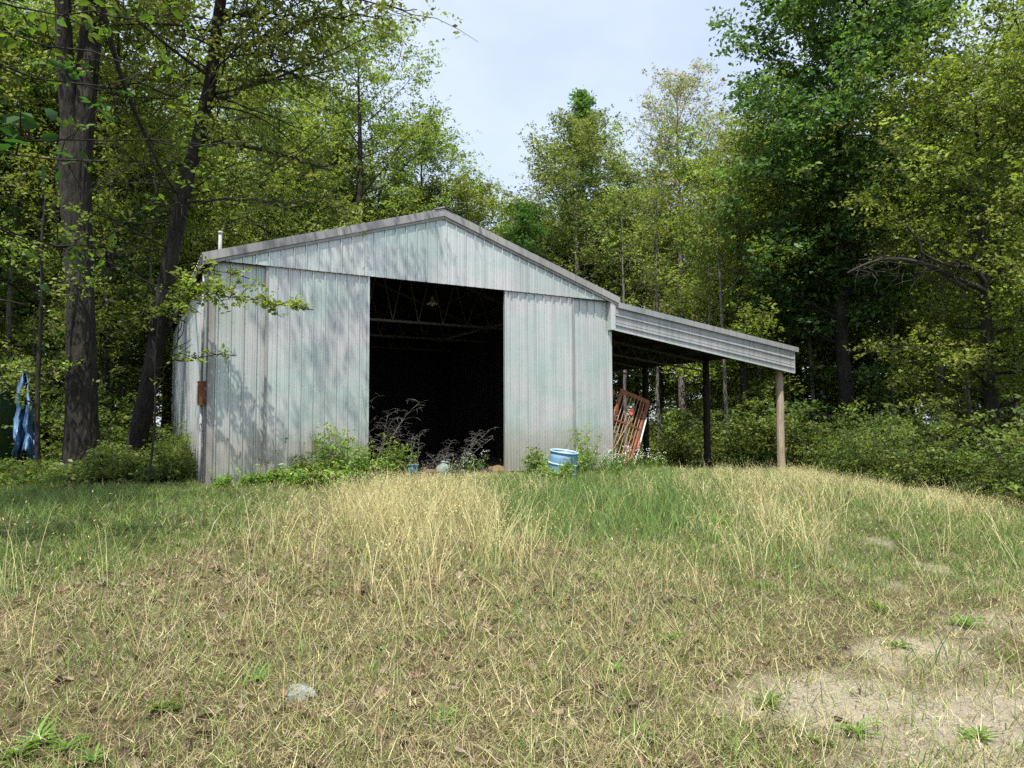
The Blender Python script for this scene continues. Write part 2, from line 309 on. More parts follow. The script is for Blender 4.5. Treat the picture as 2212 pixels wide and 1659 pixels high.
# ------------------------------------------------------------------ barn
W, LEN, HP, SL, HH = 9.166, 10.85, 5.735, .3219, 4.11
RIB = .2286
def roofz(x): return HP - SL*abs(x - W/2)
barn = tag(empty('barn', (0, 0, 0)), 'weathered pale metal barn with open sliding doors and a lean-to shed roof on its right', 'barn')
def profile(u0, u1, off=0.):
    """rib positions along u: (u, depth)"""
    pts = [(u0, 0.)]
    k = math.ceil((u0 - off)/RIB) - 1
    while True:
        c = off + k*RIB
        if c - .1 > u1: break
        for du, h in ((-.086, 0), (-.078, .005), (-.066, .005), (-.058, 0), (-.025, 0), (-.010, .027), (.010, .027), (.025, 0), (.058, 0), (.066, .005), (.078, .005), (.086, 0)):
            if u0 + .002 < c + du < u1 - .002: pts.append((c + du, h))
        k += 1
    pts.append((u1, 0.)); return pts
def panel(name, parent, u0, u1, lo, hi, fn, m, off=0., screws=(), flip=False, breaks=()):
    """one ribbed sheet; lo/hi give its ends at u; fn maps (u, w, depth) to a point"""
    pr = profile(u0, u1, off)
    for bk in breaks:
        if u0 < bk < u1: pr.append((bk, 0.))
    pr.sort()
    mb = MB(); V = []; Fs = []
    for u, d in pr: V.append(fn(u, lo(u), d)); V.append(fn(u, hi(u), d))
    for i in range(len(pr) - 1):
        f = (2*i, 2*i + 2, 2*i + 3, 2*i + 1); Fs.append(f[::-1] if flip else f)
    mb.add(V, Fs)
    o = mb.build(name, m, parent)
    if screws:
        ms = MB(); k = math.ceil((u0 - off)/RIB)
        while off + k*RIB < u1:
            c = off + k*RIB + .035
            for w_ in screws:
                if c < u1 - .01 and lo(c) + .02 < w_ < hi(c) - .02:
                    a = [fn(c + .007*math.cos(t), w_ + .007*math.sin(t), .001) for t in (0, 1.57, 3.14, 4.71)] + [fn(c, w_, .009)]
                    ms.add(a, [(0, 1, 4), (1, 2, 4), (2, 3, 4), (3, 0, 4)])
            k += 1
        if ms.n: o2 = ms.build('screws', M['screw'], o); o2['kind'] = 'stuff'
    return o
front = lambda yp: (lambda u, w_, d: (u, yp - d, w_))
# --- front wall each side of the doorway
wl = empty('front_wall'); wl.parent = barn
for a, b in ((0.0, .95), (.95, 1.9), (1.9, 2.90)): panel('siding_panel', wl, a, b, lambda u: -.12, lambda u: 4.12, front(0), M['siding'], .12, (1.1, 2.05, 3.0))
for a, b in ((6.2, 7.1), (7.1, 8.0), (8.0, 8.42), (8.42, 9.12)): panel('siding_panel', wl, a, b, lambda u: -.12, lambda u: 4.12, front(0), M['siding'], .02, (1.1, 2.05, 3.0))
# --- sliding doors
for (a, b, off, ed) in ((.953, 2.975, 1.154, 1), (6.12, 8.02, 6.12 + .13, -1)):
    dr = empty('sliding_door', (0, 0, 0)); dr.parent = barn
    tag(dr, 'left sliding door mottled by tree shade' if ed > 0 else 'right sliding door in full sun')
    xs = [a + .03, a + .03 + (b - a - .06)*.46, a + .03 + (b - a - .06)*.92 if ed < 0 else b - .03]
    if ed < 0: xs = [a + .03, a + .93, b - .03]
    for i in range(2): panel('siding_panel', dr, xs[i] + (.001 if i else 0), xs[i+1], lambda u: .03, lambda u: 4.16, front(-.075 - .0015*i), M['siding'], off, (.9, 1.85, 2.8, 3.7))
    for xx, wd in ((a, .045), (b, .045)):
        mb = MB(); s_ = 1 if xx == a else -1
        mb.box((min(xx, xx + s_*wd), -.099, .02), (max(xx, xx + s_*wd), -.03, 4.16)); mb.build('edge_trim', M['siding'] if (xx == a) == (ed < 0) else M['trim'], dr)
    for zz in (.25, 1.4, 2.6, 3.8): mb = MB(); mb.box((a + .05, -.068, zz - .04), (b - .05, -.03, zz + .04)); mb.build('girt', M['steel'], dr)
# --- gable
gb = empty('gable'); gb.parent = barn
edges = [0.02, .7, 1.6, 2.52, 3.43, W/2, 5.5, 6.41, 7.33, 8.24, W - .02]
for i in range(10):
    panel('siding_panel', gb, edges[i], edges[i+1], lambda u: HH, lambda u: roofz(u) - .12, front(-.13 - .0012*(i % 2)), M['siding'], 1.0, (4.28, 4.75, 5.2))
mb = MB(); mb.box((.02, -.127, HH + .012), (W - .02, -.02, HH + .06)); mb.build('door_track', M['steel'], barn)
mb = MB(); mb.box((.02, -.125, HH + .07), (W - .02, .03, HH + .13)); mb.build('header_board', M['steel'], barn)
# --- rake trim in two lengths per side, lapped
def rake(x0, x1, lap, name='rake_trim'):
    mb = MB()
    for (yo, t0, t1, dy) in ((-.20, -.155, .005, .25), (-.172, -.215, -.155, .04)):
        yo -= lap; V = []
        for x in (x0, x1):
            for t in (t0, t1):
                for dd in (0, dy): V.append((x, yo + dd, roofz(x) + t + lap))
        mb.add(V, [(0,4,6,2),(1,3,7,5),(2,6,7,3),(0,1,5,4),(0,2,3,1),(4,5,7,6)])
    return mb.build(name, M['trim'], barn)
rake(-.157, 1.65, .004); rake(1.60, W/2, 0); rake(W/2 + .001, 6.9, 0.0); rake(6.85, W + .17, .004)
# --- roof sheets and ridge cap
rf = empty('roof'); rf.parent = barn
ny_ = 12; ys = np.linspace(-.175, LEN + .18, ny_ + 1)
for i in range(ny_):
    panel('roof_panel', rf, ys[i], ys[i+1] + .02, lambda u: -.16, lambda u: W/2, lambda u, w_, d: (w_, u, roofz(w_) + d + .01 + .0015*(i % 2)), M['roof'], 0, (), True)
    panel('roof_panel', rf, ys[i], ys[i+1] + .02, lambda u: W/2, lambda u: W + .16, lambda u, w_, d: (w_, u, roofz(w_) + d + .01 + .0015*(i % 2)), M['roof'], 0, (), True)
mb = MB()
for s_ in (-1, 1):
    mb.add([(W/2, -.22, HP + .05), (W/2, LEN + .2, HP + .05), (W/2 + s_*.22, LEN + .2, roofz(W/2 + .22) + .045), (W/2 + s_*.22, -.22, roofz(W/2 + .22) + .045),
            (W/2, -.22, HP + .02), (W/2 + s_*.22, -.22, roofz(W/2 + .22) + .02), (W/2, LEN + .2, HP + .02), (W/2 + s_*.22, LEN + .2, roofz(W/2 + .22) + .02)],
           [(0,1,2,3), (0,3,5,4), (3,2,7,5), (1,6,7,2)])
mb.build('ridge_cap', M['trim'], rf)
# --- side and back walls
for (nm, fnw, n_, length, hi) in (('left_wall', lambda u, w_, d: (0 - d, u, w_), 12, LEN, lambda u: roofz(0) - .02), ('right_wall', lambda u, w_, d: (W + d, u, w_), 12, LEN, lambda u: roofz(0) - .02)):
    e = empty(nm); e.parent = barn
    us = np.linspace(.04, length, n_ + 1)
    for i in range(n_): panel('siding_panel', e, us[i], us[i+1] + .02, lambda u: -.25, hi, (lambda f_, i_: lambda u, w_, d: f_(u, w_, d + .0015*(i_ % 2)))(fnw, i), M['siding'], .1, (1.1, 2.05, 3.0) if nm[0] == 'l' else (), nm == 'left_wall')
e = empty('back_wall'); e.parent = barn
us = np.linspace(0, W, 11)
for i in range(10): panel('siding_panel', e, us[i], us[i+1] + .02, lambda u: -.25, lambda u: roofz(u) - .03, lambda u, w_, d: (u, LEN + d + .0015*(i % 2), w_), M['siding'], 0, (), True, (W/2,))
# corner trims, eave boards
for (x0, x1, y0, y1, z0, z1, mm) in ((-.028, .075, -.026, .0, -.15, 4.1, 'trim'), (-.034, -.024, -.026, .14, -.15, 4.1, 'dark_trim'), (W - .06, W + .03, -.026, 0, -.35, 4.1, 'siding'), (W + .024, W + .03, 0, .1, -.35, 4.1, 'siding')):
    mb = MB(); mb.box((x0, y0, z0), (x1, y1, z1)); mb.build('corner_trim', M[mm], barn)
mb = MB(); mb.box((-.158, -.15, roofz(-.16) - .16), (-.13, LEN + .15, roofz(-.16) - .005)); mb.build('eave_trim', M['dark_trim'], barn)
mb = MB(); mb.box((-.13, -.1, roofz(0) - .1), (-.02, LEN, roofz(0) - .075)); mb.build('soffit', M['steel'], barn)
# floor, columns, girts, trusses, purlins inside
mb = MB(); mb.box((.03, .06, -.3), (W - .03, LEN - .03, -.01)); mb.build('floor_slab', M['concrete'], barn)
for yy in (3.05, 6.1, 9.15):
    tr = empty('truss'); tr.parent = barn
    mb = MB(); mb.bar((.15, yy, 4.0), (W/2, yy, HP - .25), .06, .08); mb.bar((W/2, yy, HP - .25), (W - .15, yy, 4.0), .06, .08); mb.build('top_chord', M['truss'], tr)
    mb = MB(); mb.bar((.15, yy, 3.72), (W - .15, yy, 4.30 - .58), .06, .06); mb.build('bottom_chord', M['truss'], tr)
    mb = MB(); n_ = 12
    for k in range(n_):
        xa = .4 + (W - .8)*k/n_; xb = .4 + (W - .8)*(k + .5)/n_; xc = .4 + (W - .8)*(k + 1)/n_
        mb.bar((xa, yy, 3.72), (xb, yy, roofz(xb) - .25), .025, .025); mb.bar((xb, yy, roofz(xb) - .25), (xc, yy, 3.72), .025, .025)
    mb.build('web', M['truss'], tr)
    for xx in (.16, W - .16): mb = MB(); mb.box((xx - .07, yy - .07, -.1), (xx + .07, yy + .07, 4.0)); mb.build('column', M['steel'], barn)
for xx in (.9, 2.0, 3.1, 4.2, 5.0, 6.1, 7.2, 8.3): mb = MB(); mb.box((xx - .02, .05, roofz(xx) - .14), (xx + .02, LEN - .05, roofz(xx) - .02)); mb.build('purlin', M['truss'], barn)
for zz in (.9, 1.8, 2.7, 3.6): mb = MB(); mb.box((.1, LEN - .1, zz), (W - .1, LEN - .04, zz + .09)); mb.build('girt', M['steel'], barn)
# --- lean-to
XL = W + 6.62
ltop = lambda x: np.interp(x, [W, XL + .15], [4.10, 3.29])
lbot = lambda x: np.interp(x, [W, XL], [3.42, 2.557])
mbn = empty('lean_to_fascia'); mbn.parent = barn
def fas(x0, x1, yo, nm='siding_panel'):
    """sheet laid on its side: ribs run along the slope"""
    V = []; Fs = []; pr = profile(0, .62, .12); 
    for (t, d) in pr:
        for x in (x0, x1):
            q = t/.62; V.append((x, yo - d, lbot(x) + q*(ltop(x) - .05 - lbot(x))))
    for i in range(len(pr) - 1): Fs.append((2*i, 2*i + 1, 2*i + 3, 2*i + 2))
    mb = MB(); mb.add(V, Fs); return mb.build(nm, M['fascia'], mbn)
fas(W + .02, W + 4.2, -.14); fas(W + 4.15, XL, -.143)
mb = MB(); mb.add([(x, y, lbot(x) + z) for x in (W + .02, XL) for (y, z) in ((-.165, -.03), (-.165, .012), (-.12, .012), (-.12, -.03))], [(0,4,5,1),(1,5,6,2),(2,6,7,3),(3,7,4,0),(0,1,2,3),(7,6,5,4)]); mb.build('bottom_trim', M['siding'], mbn)
mb = MB(); mb.add([(x, y, ltop(x) + z) for x in (W + .12, XL + .16) for (y, z) in ((-.205, -.135), (-.205, .005), (.05, .005), (.05, -.135))], [(0,4,5,1),(1,5,6,2),(2,6,7,3),(3,7,4,0),(0,1,2,3),(7,6,5,4)]); mb.build('top_trim', M['fascia'], mbn)
mb = MB(); mb.box((XL - .002, -.168, lbot(XL) - .02), (XL + .03, -.10, ltop(XL) - .12)); mb.build('end_trim', M['siding'], mbn)
mb = MB(); mb.box((W - .10, -.162, 3.40), (W + .05, -.03, 4.09)); mb.build('end_trim', M['siding'], mbn)
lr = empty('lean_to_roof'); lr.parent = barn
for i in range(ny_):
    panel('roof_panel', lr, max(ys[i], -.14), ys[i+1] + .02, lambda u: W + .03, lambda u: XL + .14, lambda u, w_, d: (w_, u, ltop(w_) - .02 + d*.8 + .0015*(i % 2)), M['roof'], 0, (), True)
for xx in np.linspace(W + .5, XL - .12, 6): mb = MB(); mb.box((xx - .02, -.05, ltop(xx) - .17), (xx + .02, LEN, ltop(xx) - .035)); mb.build('purlin', M['truss'], barn)
for yy in (.15, 3.08, 6.15, 9.2):
    if yy > 1:
        tr = empty('lean_to_truss'); tr.parent = barn
        mb = MB(); mb.bar((W + .03, yy, ltop(W) - .22), (XL - .3, yy, ltop(XL) - .22), .06, .05); mb.build('top_chord', M['truss'], tr)
        mb = MB(); mb.bar((W + .03, yy, 3.42), (XL - .3, yy, ltop(XL) - .52), .06, .05); mb.build('bottom_chord', M['truss'], tr)
        mb = MB(); n_ = 11
        for k in range(n_):
            f_ = lambda q: W + .1 + (XL - .4 - W - .1)*q
            xa, xb, xc = f_(k/n_), f_((k + .5)/n_), f_((k + 1)/n_); zb = lambda x: np.interp(x, [W, XL - .3], [3.42, ltop(XL) - .52])
            mb.bar((xa, yy, zb(xa)), (xb, yy, ltop(xb) - .22), .022, .022); mb.bar((xb, yy, ltop(xb) - .22), (xc, yy, zb(xc)), .022, .022)
        mb.build('web', M['truss'], tr)
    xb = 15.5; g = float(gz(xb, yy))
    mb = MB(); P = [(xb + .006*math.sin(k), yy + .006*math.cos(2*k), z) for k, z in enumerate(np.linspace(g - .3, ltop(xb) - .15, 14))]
    mb.tube(P, np.linspace(.118, .108, 14), 18); mb.build('post', M['post'] if yy < 1 else M['creosote'], barn, True)  # rear posts: wood colour darkened for roof shade, no creosote
# --- electrical gear on the left corner
M['rustbox'] = simple('rusty_orange', [(.3, (.10, .04, .014)), (.7, (.24, .10, .03))], 8, .7, .1)
M['pvc'] = simple('grey_pipe', [(.3, (.26, .26, .26)), (.7, (.42, .42, .41))], 6, .6)
p = atd(441, 852, 13.1)
mb = MB(); mb.box((-.15, .09, p[2] - .22), (-.035, .36, p[2] + .20)); mb.box((-.16, .085, p[2] + .20), (-.034, .365, p[2] + .225)); bx_ = mb.build('electrical_box', M['rustbox'], barn)
mb = MB(); mb.box((-.158, .12, p[2] - .18), (-.152, .33, p[2] + .16)); mb.build('cover', M['rustbox'], bx_)
mb = MB(); mb.tube([(-.1, .2, -.2), (-.1, .2, p[2] - .22)], .028, 10); mb.tube([(-.1, .22, p[2] + .22), (-.1, .22, 3.9)], .022, 10); mb.tube([(-.07, .5, -.2), (-.07, .5, 1.6)], .03, 10); mb.build('conduit', M['pvc'], barn, True)
pm = atd(475, 548, 13.9); pt = atd(476, 503, 13.9)
mb = MB(); mb.tube([(pm[0], pm[1], 4.0), tuple(pt)], .035, 12); mb.tube([(pt[0], pt[1], pt[2] - .02), (pt[0], pt[1], pt[2] + .03)], [.045, .045], 12); mb.build('roof_pipe', M['pvc'], barn, True)


# ------------------------------------------------------------------ trees
class Wood:
    def __init__(s): s.V = []; s.Q = []; s.n = 0
    def tube(s, P, R, k=5, furrow=0, rng=None):
        P = np.asarray(P, float); n = len(P); R = np.broadcast_to(np.asarray(R, float), (n,))
        T = np.gradient(P, axis=0); T /= np.linalg.norm(T, axis=1)[:, None] + 1e-9
        ref = np.array([.31, .95, .05]) if abs(T[:, 2]).mean() > .6 else np.array([.05, .1, 1.])
        A = np.cross(T, ref); A /= np.linalg.norm(A, axis=1)[:, None] + 1e-9; B = np.cross(T, A)
        th = np.arange(k)*2*np.pi/k
        RR = np.repeat(R[:, None], k, 1)
        if furrow:                                              # bark plates: ridges that wander, break and rejoin
            h = np.concatenate([[0], np.cumsum(np.linalg.norm(np.diff(P, axis=0), axis=1))])[:, None]; t = th[None, :]
            wv = t*11 + .8*np.sin(h*2.3 + 1) + .9*np.sin(h*5.1 + t*2) + .5*np.sin(h*9 - t*3)
            pl = np.abs(np.sin(wv))**.6 + .35*np.abs(np.sin(wv*1.7 + h*6))**.5 + .25*rng.random(RR.shape)
            RR = RR*(1 + furrow*(pl - .9)) + .02*np.sin(t*3 + h*.7)*R[:, None]
        V = P[:, None] + RR[:, :, None]*(np.cos(th)[None, :, None]*A[:, None] + np.sin(th)[None, :, None]*B[:, None])
        i = np.arange(n - 1)[:, None]*k; j = np.arange(k)[None, :]; j2 = (j + 1) % k
        s.Q.append((np.stack([i + j, i + j2, i + k + j2, i + k + j], -1).reshape(-1, 4)) + s.n); s.V.append(V.reshape(-1, 3)); s.n += n*k
    def mesh(s, name): return raw_mesh(name, np.concatenate(s.V), np.concatenate(s.Q), None, True)
class Leaves:
    def __init__(s): s.C = []; s.S = []; s.K = []
    def add(s, C, size, col): s.C.append(C); s.S.append(np.broadcast_to(size, (len(C),))); s.K.append(np.broadcast_to(col, (len(C), 3)))
    def count(s): return sum(len(c) for c in s.C)
    def mesh(s, name, rng, up=.55, wid=.55, droop=.2, fine=False):
        C = np.concatenate(s.C); S = np.concatenate(s.S)[:, None]; K = np.concatenate(s.K); n = len(C)
        a = rng.normal(size=(n, 3)); a[:, 2] = a[:, 2]*.5 - droop; a /= np.linalg.norm(a, axis=1)[:, None]
        nn = rng.normal(size=(n, 3)); nn[:, 2] += up*2
        b = np.cross(nn, a); b /= np.linalg.norm(b, axis=1)[:, None] + 1e-9; nn = np.cross(a, b)
        if fine:                                               # pointed oval folded along its midrib
            V = np.stack([C - a*S*.5, C - a*S*.22 + b*S*wid*.42 + nn*S*.07, C + a*S*.14 + b*S*wid*.45 + nn*S*.08, C + a*S*.55 - nn*S*.08, C + a*S*.14 - b*S*wid*.45 + nn*S*.08, C - a*S*.22 - b*S*wid*.42 + nn*S*.07], 1).reshape(-1, 3)
            q = np.arange(n)[:, None]*6; return raw_mesh(name, V, np.concatenate([q + (0, 1, 2, 3), q + (0, 3, 4, 5)]), np.repeat(K, 6, 0))
        V = np.stack([C - a*S*.5, C + b*S*wid*.5 + nn*S*.10 - a*S*.05, C + a*S*.5 - nn*S*.04, C - b*S*wid*.5 + nn*S*.10 - a*S*.05], 1).reshape(-1, 3)
        return raw_mesh(name, V, np.arange(4*n).reshape(-1, 4), np.repeat(K, 4, 0))
def poly(rng, p, d, ln, n=6, wob=.12, up=.0):
    d = np.array(d, float); d /= np.linalg.norm(d); P = [np.array(p, float)]; st = ln/(n - 1)
    for i in range(n - 1):
        d = d + rng.normal(0, wob, 3) + np.array([0, 0, up]); d /= np.linalg.norm(d); P.append(P[-1] + d*st)
    return np.array(P)
def pick(rng, pal, n): 
    K = np.array(pal)[rng.integers(0, len(pal), n)]
    return K*rng.uniform(.75, 1.25, (n, 1))*rng.uniform(.93, 1.07, (n, 3))
def foliate(rng, lv, P, k, sg, size, base):
    """leaves sit in small sprays along the twig"""
    m = max(1, k//6); t = rng.uniform(.12, 1, m)*(len(P) - 1); i = np.minimum(t.astype(int), len(P) - 2); f = (t - i)[:, None]
    C = P[i]*(1 - f) + P[i + 1]*f + rng.normal(0, 1, (m, 3))*np.array([sg, sg, sg*.5])
    cc = base*rng.uniform(.78, 1.28, (m, 1)); C = np.repeat(C, 6, 0)[:max(k, 1)]; cc = np.repeat(cc, 6, 0)[:len(C)]
    C = C + rng.normal(0, 1, C.shape)*np.array([.75, .75, .45])*size
    lv.add(C, size*rng.uniform(.5, 1.55, len(C)), cc*rng.uniform(.88, 1.14, (len(C), 1)))
def limb(rng, wd, lv, p, d, ln, r, n2, k, sg, size, pal, up=.05, wob=.10, sub=.5, sides=5):
    P = poly(rng, p, d, ln, 7, wob, up); wd.tube(P, np.linspace(r, max(r*.18, .006), 7), sides)
    for q in range(n2):
        s = .2 + .8*(q + rng.random())/n2; t = min(s*6, 5.999); i = int(t); b = P[i]*(1 - t + i) + P[i+1]*(t - i)
        dd = (P[i+1] - P[i]); dd /= np.linalg.norm(dd); sd_ = rng.normal(size=3); sd_[2] = sd_[2]*.5 + .1; sd_ /= np.linalg.norm(sd_)
        l2 = ln*sub*(1.15 - .75*s)*rng.uniform(.6, 1.2)
        P2 = poly(rng, b, dd*.6 + sd_, l2, 5, .2, .03); wd.tube(P2, np.linspace(max(r*.35*(1.1 - s*.6), .008), .004, 5), 4)
        if k: foliate(rng, lv, P2, k, sg, size, pick(rng, pal, 1)[0])
    if k: foliate(rng, lv, P[4:], k, sg, size, pick(rng, pal, 1)[0])
    return P
def gen_tree(seed, H, R, r0, cb=.3, shape='round', n1=26, n2=8, k=110, sg=.28, size=.11, pal=((.1, .15, .03),), elev=.5, lean=(0, 0), wob=.03, sides=10, low=0):
    rng = np.random.default_rng(seed); wd = Wood(); lv = Leaves()
    n = 12; t = np.linspace(0, 1, n); Pt = np.stack([lean[0]*t*H + np.cumsum(rng.normal(0, wob*H/n, n)), lean[1]*t*H + np.cumsum(rng.normal(0, wob*H/n, n)), t*H*.97 - .3*(t == 0)], -1); Pt[0, :2] = 0
    rad = r0*(1 - t)**.85 + .015; rad[0] *= 1.35; wd.tube(Pt, rad, sides)
    for i in range(n1 + low):
        s = cb + (1 - cb)*((i + rng.random()*.8)/n1)**.9 if i < n1 else rng.uniform(.1, cb)
        s = min(s, .985); ti = s*(n - 1); j = int(ti); b = Pt[j]*(1 - ti + j) + Pt[min(j+1, n-1)]*(ti - j)
        q = (s - cb)/(1 - cb)
        pf = {'round': (max(0., 1 - (2*q - .75)**2/1.75))**.5, 'cone': (1 - q)**.8 + .05, 'egg': max(.02, 1 - ((q - .42)/.62)**2)**.5, 'spread': .55 + .45*math.sin(q*2.6), 'vase': .5 + .5*q if q < .8 else 2.6 - 2*q}[shape]
        if i >= n1: pf = .5
        ln = max(R*pf*rng.uniform(.75, 1.15), .5); az = i*2.399 + rng.normal(0, .4)
        e = elev*(.4 + .9*q) + rng.normal(0, .12)
        d = (math.cos(az)*math.cos(e), math.sin(az)*math.cos(e), math.sin(e))
        limb(rng, wd, lv, b, d, ln*1.25, max(.32*np.interp(s, t, rad), .02), n2, k if i < n1 else k//3, sg, size, pal)
    return wd.mesh('trunk'), lv.mesh('crown', rng), Pt
def tree_obj(name, parts, loc, label, rz=0., sc_=1., group=None, bark='bark', cat='tree'):
    o = empty(name, loc, rz); o.scale = (sc_,)*3 if np.isscalar(sc_) else sc_
    tag(o, label, cat, group); obj('trunk', parts[0], o, M[bark]); obj('crown', parts[1], o, M['leaf']); return o
OAK = ((.19, .232, .05), (.245, .285, .068), (.138, .177, .04)); PALE = ((.235, .285, .105), (.185, .235, .08), (.28, .32, .14)); SHADY = ((.11, .145, .035), (.145, .18, .04), (.08, .115, .028))
DARK = ((.075, .135, .04), (.10, .17, .05), (.06, .11, .033), (.135, .20, .05)); BROWN = ((.31, .23, .14), (.28, .27, .15), (.25, .26, .12), (.30, .29, .18))
YEL = ((.25, .32, .055), (.19, .25, .04), (.305, .37, .09))
def base(px, D): p = atd(px, 911, D); return (p[0], p[1], float(gz(p[0], p[1])))
def Hof(py, D, b): return float(CAM[2] + (915.5 - py)*D/F_PX/math.cos(PIT)*1.0 - b[2])

# --- the two big trunks on the left
rng = np.random.default_rng(11)
def px_line(pts): return np.array([atd(*q) for q in pts])
def dens(P, n):
    d = np.concatenate([[0], np.cumsum(np.linalg.norm(np.diff(P, axis=0), axis=1))]); t = np.linspace(0, d[-1], n)
    return np.stack([np.interp(t, d, P[:, i]) for i in range(3)], -1)
def smoothline(P, n):
    Q = dens(P, n)
    for _ in range(6): Q[1:-1] = (Q[:-2] + 2*Q[1:-1] + Q[2:])/4
    return Q
wd = Wood(); lv = Leaves(); b0 = atd(178, 1040, 15); b0[2] = gz(b0[0], b0[1]); org = b0.copy()
P = px_line([(178, 1075, 15), (178, 960, 15), (176, 800, 15), (173, 640, 15), (166, 480, 15), (160, 330, 15), (152, 230, 15)]); P[0, 2] = min(P[0, 2], b0[2] - .2)
P = smoothline(P, 90); hh = np.linspace(0, 1, 90)
R1 = np.interp(hh, [0, .08, .2, .55, .86, 1], [.48, .37, .30, .245, .30, .14]); wd.tube(P - org, R1, 64, .13, rng)
fk = P[-1]
Pb = smoothline(np.concatenate([P[-22:-20], px_line([(186, 170, 15.1), (198, 60, 15.3), (207, -60, 15.5), (225, -300, 15.8), (230, -620, 16)])]), 60); wd.tube(Pb - org, np.linspace(.25, .11, 60), 40, .12, rng)
Pa = smoothline(np.concatenate([P[-20:-18], px_line([(140, 130, 14.8), (136, 10, 14.6), (120, -200, 14.4), (100, -560, 14)])]), 50); wd.tube(Pa - org, np.linspace(.19, .08, 50), 32, .12, rng)
for PP in (Pa, Pb):
    for i in range(16):
        s = rng.uniform(.42, 1); j = int(s*(len(PP) - 1)); az = rng.uniform(0, 6.28)
        limb(rng, wd, lv, PP[j] - org, (math.cos(az), math.sin(az), rng.uniform(.1, .8)), rng.uniform(2, 4.2), .07, 8, 50, .3, .10, OAK)
o = empty('oak_tree', tuple(org)); tag(o, 'big thick-trunked tree with furrowed dark bark forking high, leftmost large trunk', 'tree'); obj('trunk', wd.mesh('trunk'), o, M['bark']); obj('crown', lv.mesh('crown', rng), o, M['leaf'])
wd = Wood(); lv = Leaves(); b0 = atd(285, 1020, 17); b0[2] = gz(b0[0], b0[1]); org = b0.copy()
P = px_line([(280, 1050, 17), (295, 960, 17), (318, 850, 17), (338, 740, 16.9), (352, 640, 16.8), (375, 520, 16.6), (392, 440, 16.5), (408, 360, 16.4), (430, 310, 16.3), (436, 255, 16.2), (456, 180, 16), (466, 80, 15.8), (480, -20, 15.6), (500, -200, 15.2), (510, -480, 14.8)])
P[0, 2] = min(P[0, 2], b0[2] - .2)
P = smoothline(P, 130); hh = np.linspace(0, 1, 130); wd.tube(P - org, np.interp(hh, [0, .06, .2, .45, .7, 1], [.27, .215, .185, .16, .115, .05]), 44, .12, rng)
def T2(py): # trunk point nearest a picture height
    _, yy, _ = project(P); return P[int(np.argmin(abs(yy - py)))]
def img_limb(start, pts, r, n2, k, wd, lv, org, pal=OAK, size=.10, sg=.24, sub=.35):
    Q = smoothline(np.concatenate([[start], px_line(pts)]), 16); nzq = rng.normal(0, .05, (16, 3)); nzq[0] = 0; Q = Q + nzq*min(1, np.linalg.norm(Q[-1] - Q[0])/4); wd.tube(Q - org, np.linspace(r, max(.2*r, .008), 16), 7)
    L_ = np.linalg.norm(np.diff(Q, axis=0), axis=1).sum()
    for q in range(n2):
        j = int(rng.uniform(.15, 1)*14); sd_ = rng.normal(size=3); sd_[2] = sd_[2]*.6 + .2
        P2 = poly(rng, Q[j] - org, (Q[j+1] - Q[j])/np.linalg.norm(Q[j+1] - Q[j])*.7 + sd_/np.linalg.norm(sd_), L_*sub*rng.uniform(.4, 1), 5, .2, .02); wd.tube(P2, np.linspace(max(r*.3, .01), .004, 5), 4)
        if k: foliate(rng, lv, P2, k, sg, size, pick(rng, pal, 1)[0])
img_limb(T2(300), [(455, 318, 16.2), (500, 312, 16), (545, 325, 15.8), (575, 315, 15.6), (640, 340, 15.2), (720, 365, 15)], 0.072, 14, 60, wd, lv, org)
img_limb(T2(245), [(470, 210, 16), (520, 190, 15.6), (560, 170, 15.2), (600, 150, 15), (650, 165, 14.8), (720, 170, 14.6)], 0.066, 14, 60, wd, lv, org)
img_limb(T2(100), [(540, 95, 15.4), (600, 80, 15), (660, 50, 14.6), (720, 10, 14)], 0.050, 18, 60, wd, lv, org)
img_limb(T2(30), [(560, 35, 15.2), (660, 40, 14.6), (760, 30, 14), (840, 40, 13.6)], 0.043, 18, 60, wd, lv, org)
img_limb(T2(-120), [(600, -90, 14.8), (720, -40, 14.2), (820, 30, 13.8), (900, 25, 13.5)], 0.043, 18, 60, wd, lv, org)
img_limb(T2(440), [(430, 440, 16.3), (500, 432, 15.8), (580, 440, 15.2), (680, 438, 14.6), (760, 420, 14.2)], 0.031, 12, 45, wd, lv, org)
img_limb(T2(350), [(360, 365, 16.6), (320, 382, 16.8), (270, 385, 17), (200, 370, 17)], 0.037, 10, 50, wd, lv, org)
img_limb(T2(190), [(400, 165, 16), (330, 175, 15.8), (250, 190, 15.5), (150, 200, 15)], 0.031, 12, 50, wd, lv, org)
img_limb(T2(640), [(330, 650, 16.6), (300, 690, 16.4), (250, 720, 16.2)], .03, 8, 40, wd, lv, org)
for i in range(40):
    s = rng.uniform(.56, 1); j = int(s*129); az = rng.uniform(0, 6.28)
    limb(rng, wd, lv, P[j] - org, (math.cos(az), math.sin(az), rng.uniform(-.1, .6)), rng.uniform(2.2, 5.2)*(1.2 - .5*s), .04, 9, 38, .3, .10, OAK)
for i in range(9):
    tg = np.array([rng.uniform(-1.8, 2.4), rng.uniform(-4.6, -1.2), rng.uniform(9.3, 12.5)]); st = P[int(rng.uniform(.72, .97)*129)]
    d_ = tg - st; limb(rng, wd, lv, st - org, d_ + (0, 0, .4), np.linalg.norm(d_)*1.1, .045, 11, 42, .3, .11, OAK, -.01, .06, .42)
